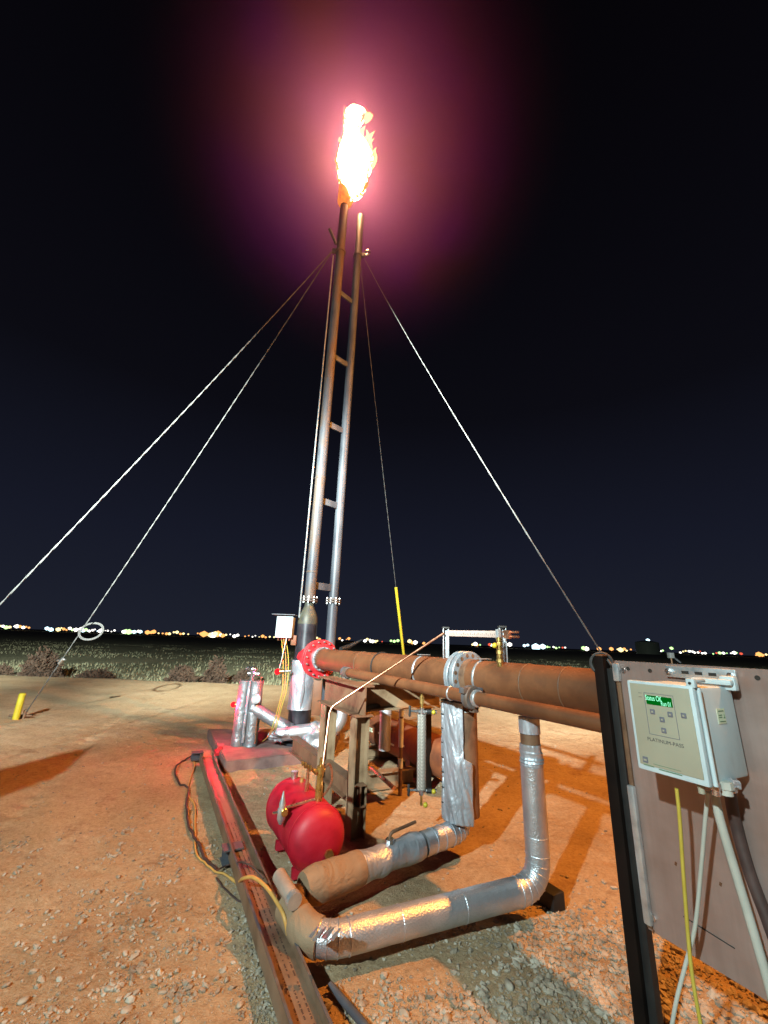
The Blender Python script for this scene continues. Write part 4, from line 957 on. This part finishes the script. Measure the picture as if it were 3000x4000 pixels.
# ---------------------------------------------------------------- stack side equipment
# twin foil column
tc=G(952,2912,ZP); t=thing('separator_column','twin foil wrapped column with a valve on top beside the stack','column',(tc.x,tc.y,ZP))
ztc=P(975,2658,tc.y).z
for dx,nm in ((-.085,0),(.085,1)):
    bm=N(); tube(bm,seg((tc.x+dx,tc.y,ZP),(tc.x+dx*.9,tc.y,ztc),30),.088,36,True,.12,10); obj('foil_column',bm,dull_foil,t)
bm=N(); tube(bm,[(tc.x,tc.y-.08,z_) for z_ in np.linspace(ZP+.05,ztc,20)],.018,8,True,.6,25); obj('seam',bm,tape,t)
bm=N(); cz=V((tc.x,tc.y,ztc)); tube(bm,[cz,cz+UP*.12],.035,14); tube(bm,[cz+UP*.09-V((.06,0,0)),cz+UP*.09+V((.1,0,0))],.028,10); ball(bm,cz+UP*.15,.05,2,(1.2,1,.8)); tube(bm,[cz+UP*.14-V((.09,0,0)),cz+UP*.17-V((.05,0,0))],.03,8); obj('top_valve',bm,chrome,t)
bm=N(); p=P(1000,2730,tc.y-.12); disc(bm,p,V((.3,-1,.1)),.062,.05,24); obj('dial_gauge',bm,galv,t)
bm=N(); p=P(1020,2640,tc.y-.05); tube(bm,[p,P(995,2905,tc.y-.05)],.012,8); obj('thin_rod',bm,copper,t)
# sloped pipe
a=P(985,2762,tc.y-.02); b=P(1135,2852,tc.y+.0)
bm=N(); tube(bm,seg(a,b,14),.080,32,True,.05,12); single('sloping_pipe',bm,dull_foil,'foil jacketed pipe sloping down from the twin column, lit red','pipe')
# horizontal foil with elbow
a=P(1095,2868,6.15); b=P(1322,2838,6.15); c=b+UP*.35
t=thing('heater_line','foil pipe crossing in front of the stack base then turning upward','pipe',tuple(a))
bm=N(); tube(bm,path([a,b+V((.03,0,0)),c+V((.03,0,0))],.16,10,.04),.088,36,True,.03,12); obj('foil_jacket',bm,foil,t)
bm=N(); tube(bm,seg(a-V((.16,0,.03)),a+V((.03,0,.0)),8),[.03,.05,.06,.055,.075,.08,.09,.093,.093],24,True,.25,25); obj('taped_end',bm,tape,t)
bm=N(); bmesh.ops.create_icosphere(bm,subdivisions=4,radius=.19,matrix=Matrix.Translation(G(1235,2925,ZP)+UP*.14)@Matrix.Diagonal((1.0,.8,.95,1)))
for vv in bm.verts: vv.co+=vv.normal*noise.noise(vv.co*14)*.05; vv.co.z=max(vv.co.z,ZP-.02)
single('wrapped_valve',bm,tape,'crumpled silver bundle wrapped round a valve at the stack foot','valve')
# rust strap under the red flange
a=P(1243,2655,VB.y-.42); b=P(1242,2795,VB.y-.42)
bm=N(); box(bm,(a+V((a.x,a.y,b.z)))/2,V((1,0,0)),V((0,1,0)),UP,.115,.02,a.z-b.z,.003); t=thing('flange_support','flat orange rusted support plate below the red flange','support',(a.x,a.y,b.z)); obj('plate',bm,rust,t)
bm=N(); box(bm,V((a.x+.16,a.y+.03,(a.z+b.z)/2)),V((1,0,0)),V((0,1,0)),UP,.10,.02,a.z-b.z-.02,.003); obj('side_plate',bm,galv,t)
# electrical box on the vessel
p=P(1115,2450,vy-.12); t=thing('junction_box','small pale junction box with a rain hood left of the vessel','junction box',tuple(p-UP*.15))
bm=N(); box(bm,p,V((1,0,0)),V((0,1,0)),UP,.24,.18,.30,.012); obj('housing',bm,box_m,t)
bm=N(); box(bm,p+UP*.175-V((.02,0,0)),V((1,0,0)),V((0,1,0)),UP,.34,.26,.012,.003); obj('rain_hood',bm,grey_steel,t)
bm=N()
for k in (-.08,-.03,.03,.08): tube(bm,[p-UP*.14+V((k,-.03,0)),p-UP*.19+V((k,-.03,0))],.014,8)
obj('cable_gland',bm,copper,t)
bm=N(); box(bm,p+V((.14,.02,-.18)),V((1,0,0)),V((0,1,0)),UP,.08,.06,.14,.01); obj('side_conduit_body',bm,rust,t)
for k,(lab,M_) in enumerate((('yellow wire drooping from the junction box to the slab, leftmost',yel_cord),('orange tan wire drooping beside the yellow one from the junction box',orange_cord),('pale yellow wire nearest the vessel under the junction box',yel_cord))):
    o_=k*8; pts=[P(1100+o_,2490,vy-.15),P(1106+o_*1.3,2580,vy-.2),P(1104+o_,2690,vy-.3),P(1088+o_*.8,2760,vy-.45),P(1062+o_,2845,vy-.7)]+([G(1020,2898,ZP+.01),G(930,2912,ZP+.01),G(850,2925,.03)] if k==1 else [G(1045+o_,2880,ZP+.01)])
    cabl('wire',pts,.0065,M_,lab,'wire',8,'wires under the junction box')
# red lamps
redm=emit('red_lens',(1,.012,.02),2.2)
def redlamp(x,y,Y,r,label,ax_,pw):
    p=P(x,y,Y); t=thing('indicator_lamp',label,'lamp',tuple(p)); bm=N(); ball(bm,p,r,3); obj('lens',bm,redm,t)
    bm=N(); tube(bm,[p+ax_*(r*.8),p+ax_*(r*2.2)],r*.8,10); obj('socket',bm,brass,t); bm=N(); tube(bm,[p+ax_*(r*2.2),p+ax_*(r*4.5)],r*.4,8); obj('stem',bm,chrome,t)
    ld=bpy.data.lights.new('red_lamp_light','POINT'); ld.energy=pw; ld.color=(1,.02,.07); ld.shadow_soft_size=.04; lo=bpy.data.objects.new('red_lamp_light',ld); COL.objects.link(lo); lo.location=p-ax_*(r*2.5)+V((0,-.06,.0))
redlamp(912,2752,tc.y-.02,.036,'glowing red indicator lamp on the twin foil column',V((1,0,.05)).normalized(),34)
redlamp(1084,2624,vy-.25,.04,'glowing red indicator lamp left of the foil vessel',V((1,.1,.08)).normalized(),18)
bm=N(); cA=P(1118,2500,vy-.2); tube(bm,smoothp([P(1120,2490,vy-.2),P(1104,2560,vy-.24),P(1092,2610,vy-.25)],8),.006,6); single('lamp_lead',bm,grey_cord,'thin lead from the junction box to the upper red lamp','wire')
# ---------------------------------------------------------------- cables on the ground
def gc(name,pts,r,M_,label,lift=0.006):
    q=[G(x,y,0) for x,y in pts]; q=smoothp(q,10); q=[V((p.x,p.y,gz(p.x,p.y)+r+lift*.3+max(0,noise.noise(V((p.x*5,p.y*5,1))))*lift)) for p in q]
    bm=N(); tube(bm,q,r,8); return single(name,bm,M_,label,'cable')
gc('ground_cable',[(745,2965),(700,2985),(682,3020),(700,3060),(735,3080),(728,3130),(732,3200),(745,3250),(775,3300),(800,3360),(845,3400)],.0095,dark_cord,'dark cable snaking over the dirt left of the rail',.02)
gc('tan_cord',[(745,2950),(760,2990),(745,3040),(730,3100),(760,3140),(762,3230),(765,3330),(800,3370),(845,3405),(900,3430)],.0065,orange_cord,'thin tan cord lying beside the dark cable left of the rail')
q=[G(900,3430,.01),G(928,3447,.02),G(950,3432,.16),G(990,3428,.2),G(1040,3465,.2),G(1085,3530,.19),G(1110,3580,.18),G(1125,3650,.12)]
cabl('extension_cord',q,.0095,orange_cord,'tan orange cord arching over the rail toward the foil loop','cord')
cabl('thin_lead',[G(845,3400,.02),G(900,3375,.03),G(945,3368,.17),G(985,3385,.18),G(1030,3430,.15)],.005,dark_cord,'thin dark lead crossing the rail by the near cross tie')
gc('thin_lead',[(845,3430),(905,3500),(950,3530),(1010,3560)],.005,dark_cord,'thin dark lead leaving the dirt for the rail beside the extension cord')
# yellow marker post
p=G(62,2805); t_=P(60,2710,p.y); bm=N(); tube(bm,[(p.x,p.y,-.05),(p.x,p.y,t_.z)],.052,20); ball(bm,V((p.x,p.y,t_.z)),.052,2,(1,1,.4)); single('marker_post',bm,yellow,'short yellow marker post beside the guy wire anchor','post')
# unseen cabinet added left of the camera to throw the pointed shadow
cb=V((-3.64,1.85,0)); X1=V((1,0,0)); Y1=V((0,1,0))
t=thing('shadow_blocker','added unseen cabinet with a pointed roof whose shadow spikes across the dirt at left','blocker',tuple(cb))
bm=N(); box(bm,cb+UP*.87,X1,Y1,UP,.42,.42,1.74,.01); obj('blocker_body',bm,grey_steel,t)
bm=N(); rs_=[bm.verts.new(cb+V((i*.22,j*.22,1.742))) for i,j in ((-1,-1),(1,-1),(1,1),(-1,1))]; ap=bm.verts.new(cb+UP*2.2); bm.faces.new(rs_[::-1]); [bm.faces.new((rs_[k],rs_[(k+1)%4],ap)) for k in range(4)]; obj('roof',bm,grey_steel,t)
bm=N(); box(bm,cb+UP*.9-Y1*.216,X1,Y1,UP,.36,.012,1.6,.004); dr1=obj('door',bm,grey_steel,t)
bm=N(); box(bm,cb+UP*.95-Y1*.235+X1*.13,X1,Y1,UP,.02,.03,.14,.004); obj('handle',bm,chrome,dr1)


# ---------------------------------------------------------------- haze added and tinted to imitate the glow round the flame
cF=V((vx+.1,vy,onstack(640))); bm=N(); bmesh.ops.create_icosphere(bm,subdivisions=4,radius=5.6,matrix=Matrix.Translation(cF))
sm_=bpy.data.materials.new('tinted_glow'); sm_.use_nodes=True; nt=sm_.node_tree; nt.nodes.clear(); out=nt.nodes.new('ShaderNodeOutputMaterial'); vol=nt.nodes.new('ShaderNodeVolumePrincipled')
vol.inputs['Anisotropy'].default_value=0
tco=nt.nodes.new('ShaderNodeTexCoord'); ln_=nt.nodes.new('ShaderNodeVectorMath'); ln_.operation='LENGTH'; nt.links.new(tco.outputs['Object'],ln_.inputs[0])
mr_=nt.nodes.new('ShaderNodeMapRange'); mr_.interpolation_type='SMOOTHERSTEP'; mr_.inputs['From Min'].default_value=0; mr_.inputs['From Max'].default_value=5.6; mr_.inputs['To Min'].default_value=1; mr_.inputs['To Max'].default_value=0; nt.links.new(ln_.outputs['Value'],mr_.inputs[0])
nz_=nt.nodes.new('ShaderNodeTexNoise'); nz_.inputs['Scale'].default_value=.42; nz_.inputs['Detail'].default_value=1; nt.links.new(tco.outputs['Object'],nz_.inputs['Vector'])
rp_=nt.nodes.new('ShaderNodeValToRGB'); nt.links.new(nz_.outputs['Fac'],rp_.inputs[0]); rp_.color_ramp.elements[0].position=.4; rp_.color_ramp.elements[0].color=(.33,.12,.36,1); rp_.color_ramp.elements[1].position=.58; rp_.color_ramp.elements[1].color=(.30,.07,.9,1)
cm_=nt.nodes.new('ShaderNodeMix'); cm_.data_type='RGBA'; dm_=nt.nodes.new('ShaderNodeMapRange'); dm_.inputs['From Min'].default_value=.8; dm_.inputs['From Max'].default_value=2.6
nt.links.new(ln_.outputs['Value'],dm_.inputs[0]); nt.links.new(dm_.outputs[0],cm_.inputs['Factor']); cm_.inputs['A'].default_value=(.40,.24,.56,1); nt.links.new(rp_.outputs[0],cm_.inputs['B']); nt.links.new(cm_.outputs['Result'],vol.inputs['Color']); pw_=nt.nodes.new('ShaderNodeMath'); pw_.operation='POWER'; pw_.inputs[1].default_value=2.3; nt.links.new(mr_.outputs[0],pw_.inputs[0]); ms_=nt.nodes.new('ShaderNodeMath'); ms_.operation='MULTIPLY'; ms_.inputs[1].default_value=.17; nt.links.new(pw_.outputs[0],ms_.inputs[0]); nt.links.new(ms_.outputs[0],vol.inputs['Density']); nt.links.new(vol.outputs[0],out.inputs['Volume'])
single('glow_haze',bm,sm_,'added pinkish haze imitating the glow around the gas flame','haze',None,'stuff')
# ---------------------------------------------------------------- world, lights
w=bpy.data.worlds.new('World'); sc.world=w; w.use_nodes=True; nt=w.node_tree; bg=nt.nodes['Background']
tc2=nt.nodes.new('ShaderNodeTexCoord'); sp2=nt.nodes.new('ShaderNodeSeparateXYZ'); cr=nt.nodes.new('ShaderNodeValToRGB')
nt.links.new(tc2.outputs['Generated'],sp2.inputs[0]); nt.links.new(sp2.outputs[2],cr.inputs[0]); nt.links.new(cr.outputs[0],bg.inputs[0])
E_=cr.color_ramp.elements; E_[0].position=0; E_[0].color=(.0125,.0150,.026,1); E_[1].position=.22; E_[1].color=(.0080,.0095,.019,1)
for p_,c_ in ((.5,(.0035,.0035,.0062)),(1,(.0012,.0008,.0014))): e_=E_.new(p_); e_.color=(*c_,1)
bg.inputs[1].default_value=1.0
def spot(name,kind,loc,tgt,en,col,size,ang=None):
    ld=bpy.data.lights.new(name,kind); ld.energy=en; ld.color=col; ld.shadow_soft_size=size
    if kind=='SPOT': ld.spot_size=math.radians(ang); ld.spot_blend=1
    o=bpy.data.objects.new(name,ld); COL.objects.link(o); o.location=loc; o.rotation_euler=(V(tgt)-V(loc)).to_track_quat('-Z','Y').to_euler(); return o
LT=(-3.3,-3.4,4.7)
spot('work_floodlight_near','SPOT',LT,(0,7,0),3300,(.78,1,.98),.08,120)
spot('work_floodlight_far','SPOT',LT,(-10,18,0),13000,(.86,1,.98),.08,46)
spot('work_floodlight_far','SPOT',LT,(5,20,0),15000,(.86,1,.98),.08,44)
for ax_ in (-48,-8,34): spot('work_floodlight_field','SPOT',LT,(ax_,62,0),105000,(.86,1,.9),.08,38)
spot('sodium_yard_lamp','POINT',(4.5,2.9,7.5),(0,4,0),4100,(1,.34,.05),.10)
# ---------------------------------------------------------------- render settings
sc.view_settings.view_transform='Standard'; sc.view_settings.look='None'; sc.view_settings.exposure=0; sc.view_settings.gamma=1
cy=sc.cycles; cy.use_denoising=True; cy.max_bounces=6; cy.diffuse_bounces=3; cy.glossy_bounces=3; cy.volume_bounces=0; cy.sample_clamp_indirect=4; cy.volume_step_rate=4; cy.volume_max_steps=64; cy.caustics_reflective=False; cy.caustics_refractive=False
for o in list(bpy.data.objects):
    if 'wl' in o: del o['wl']
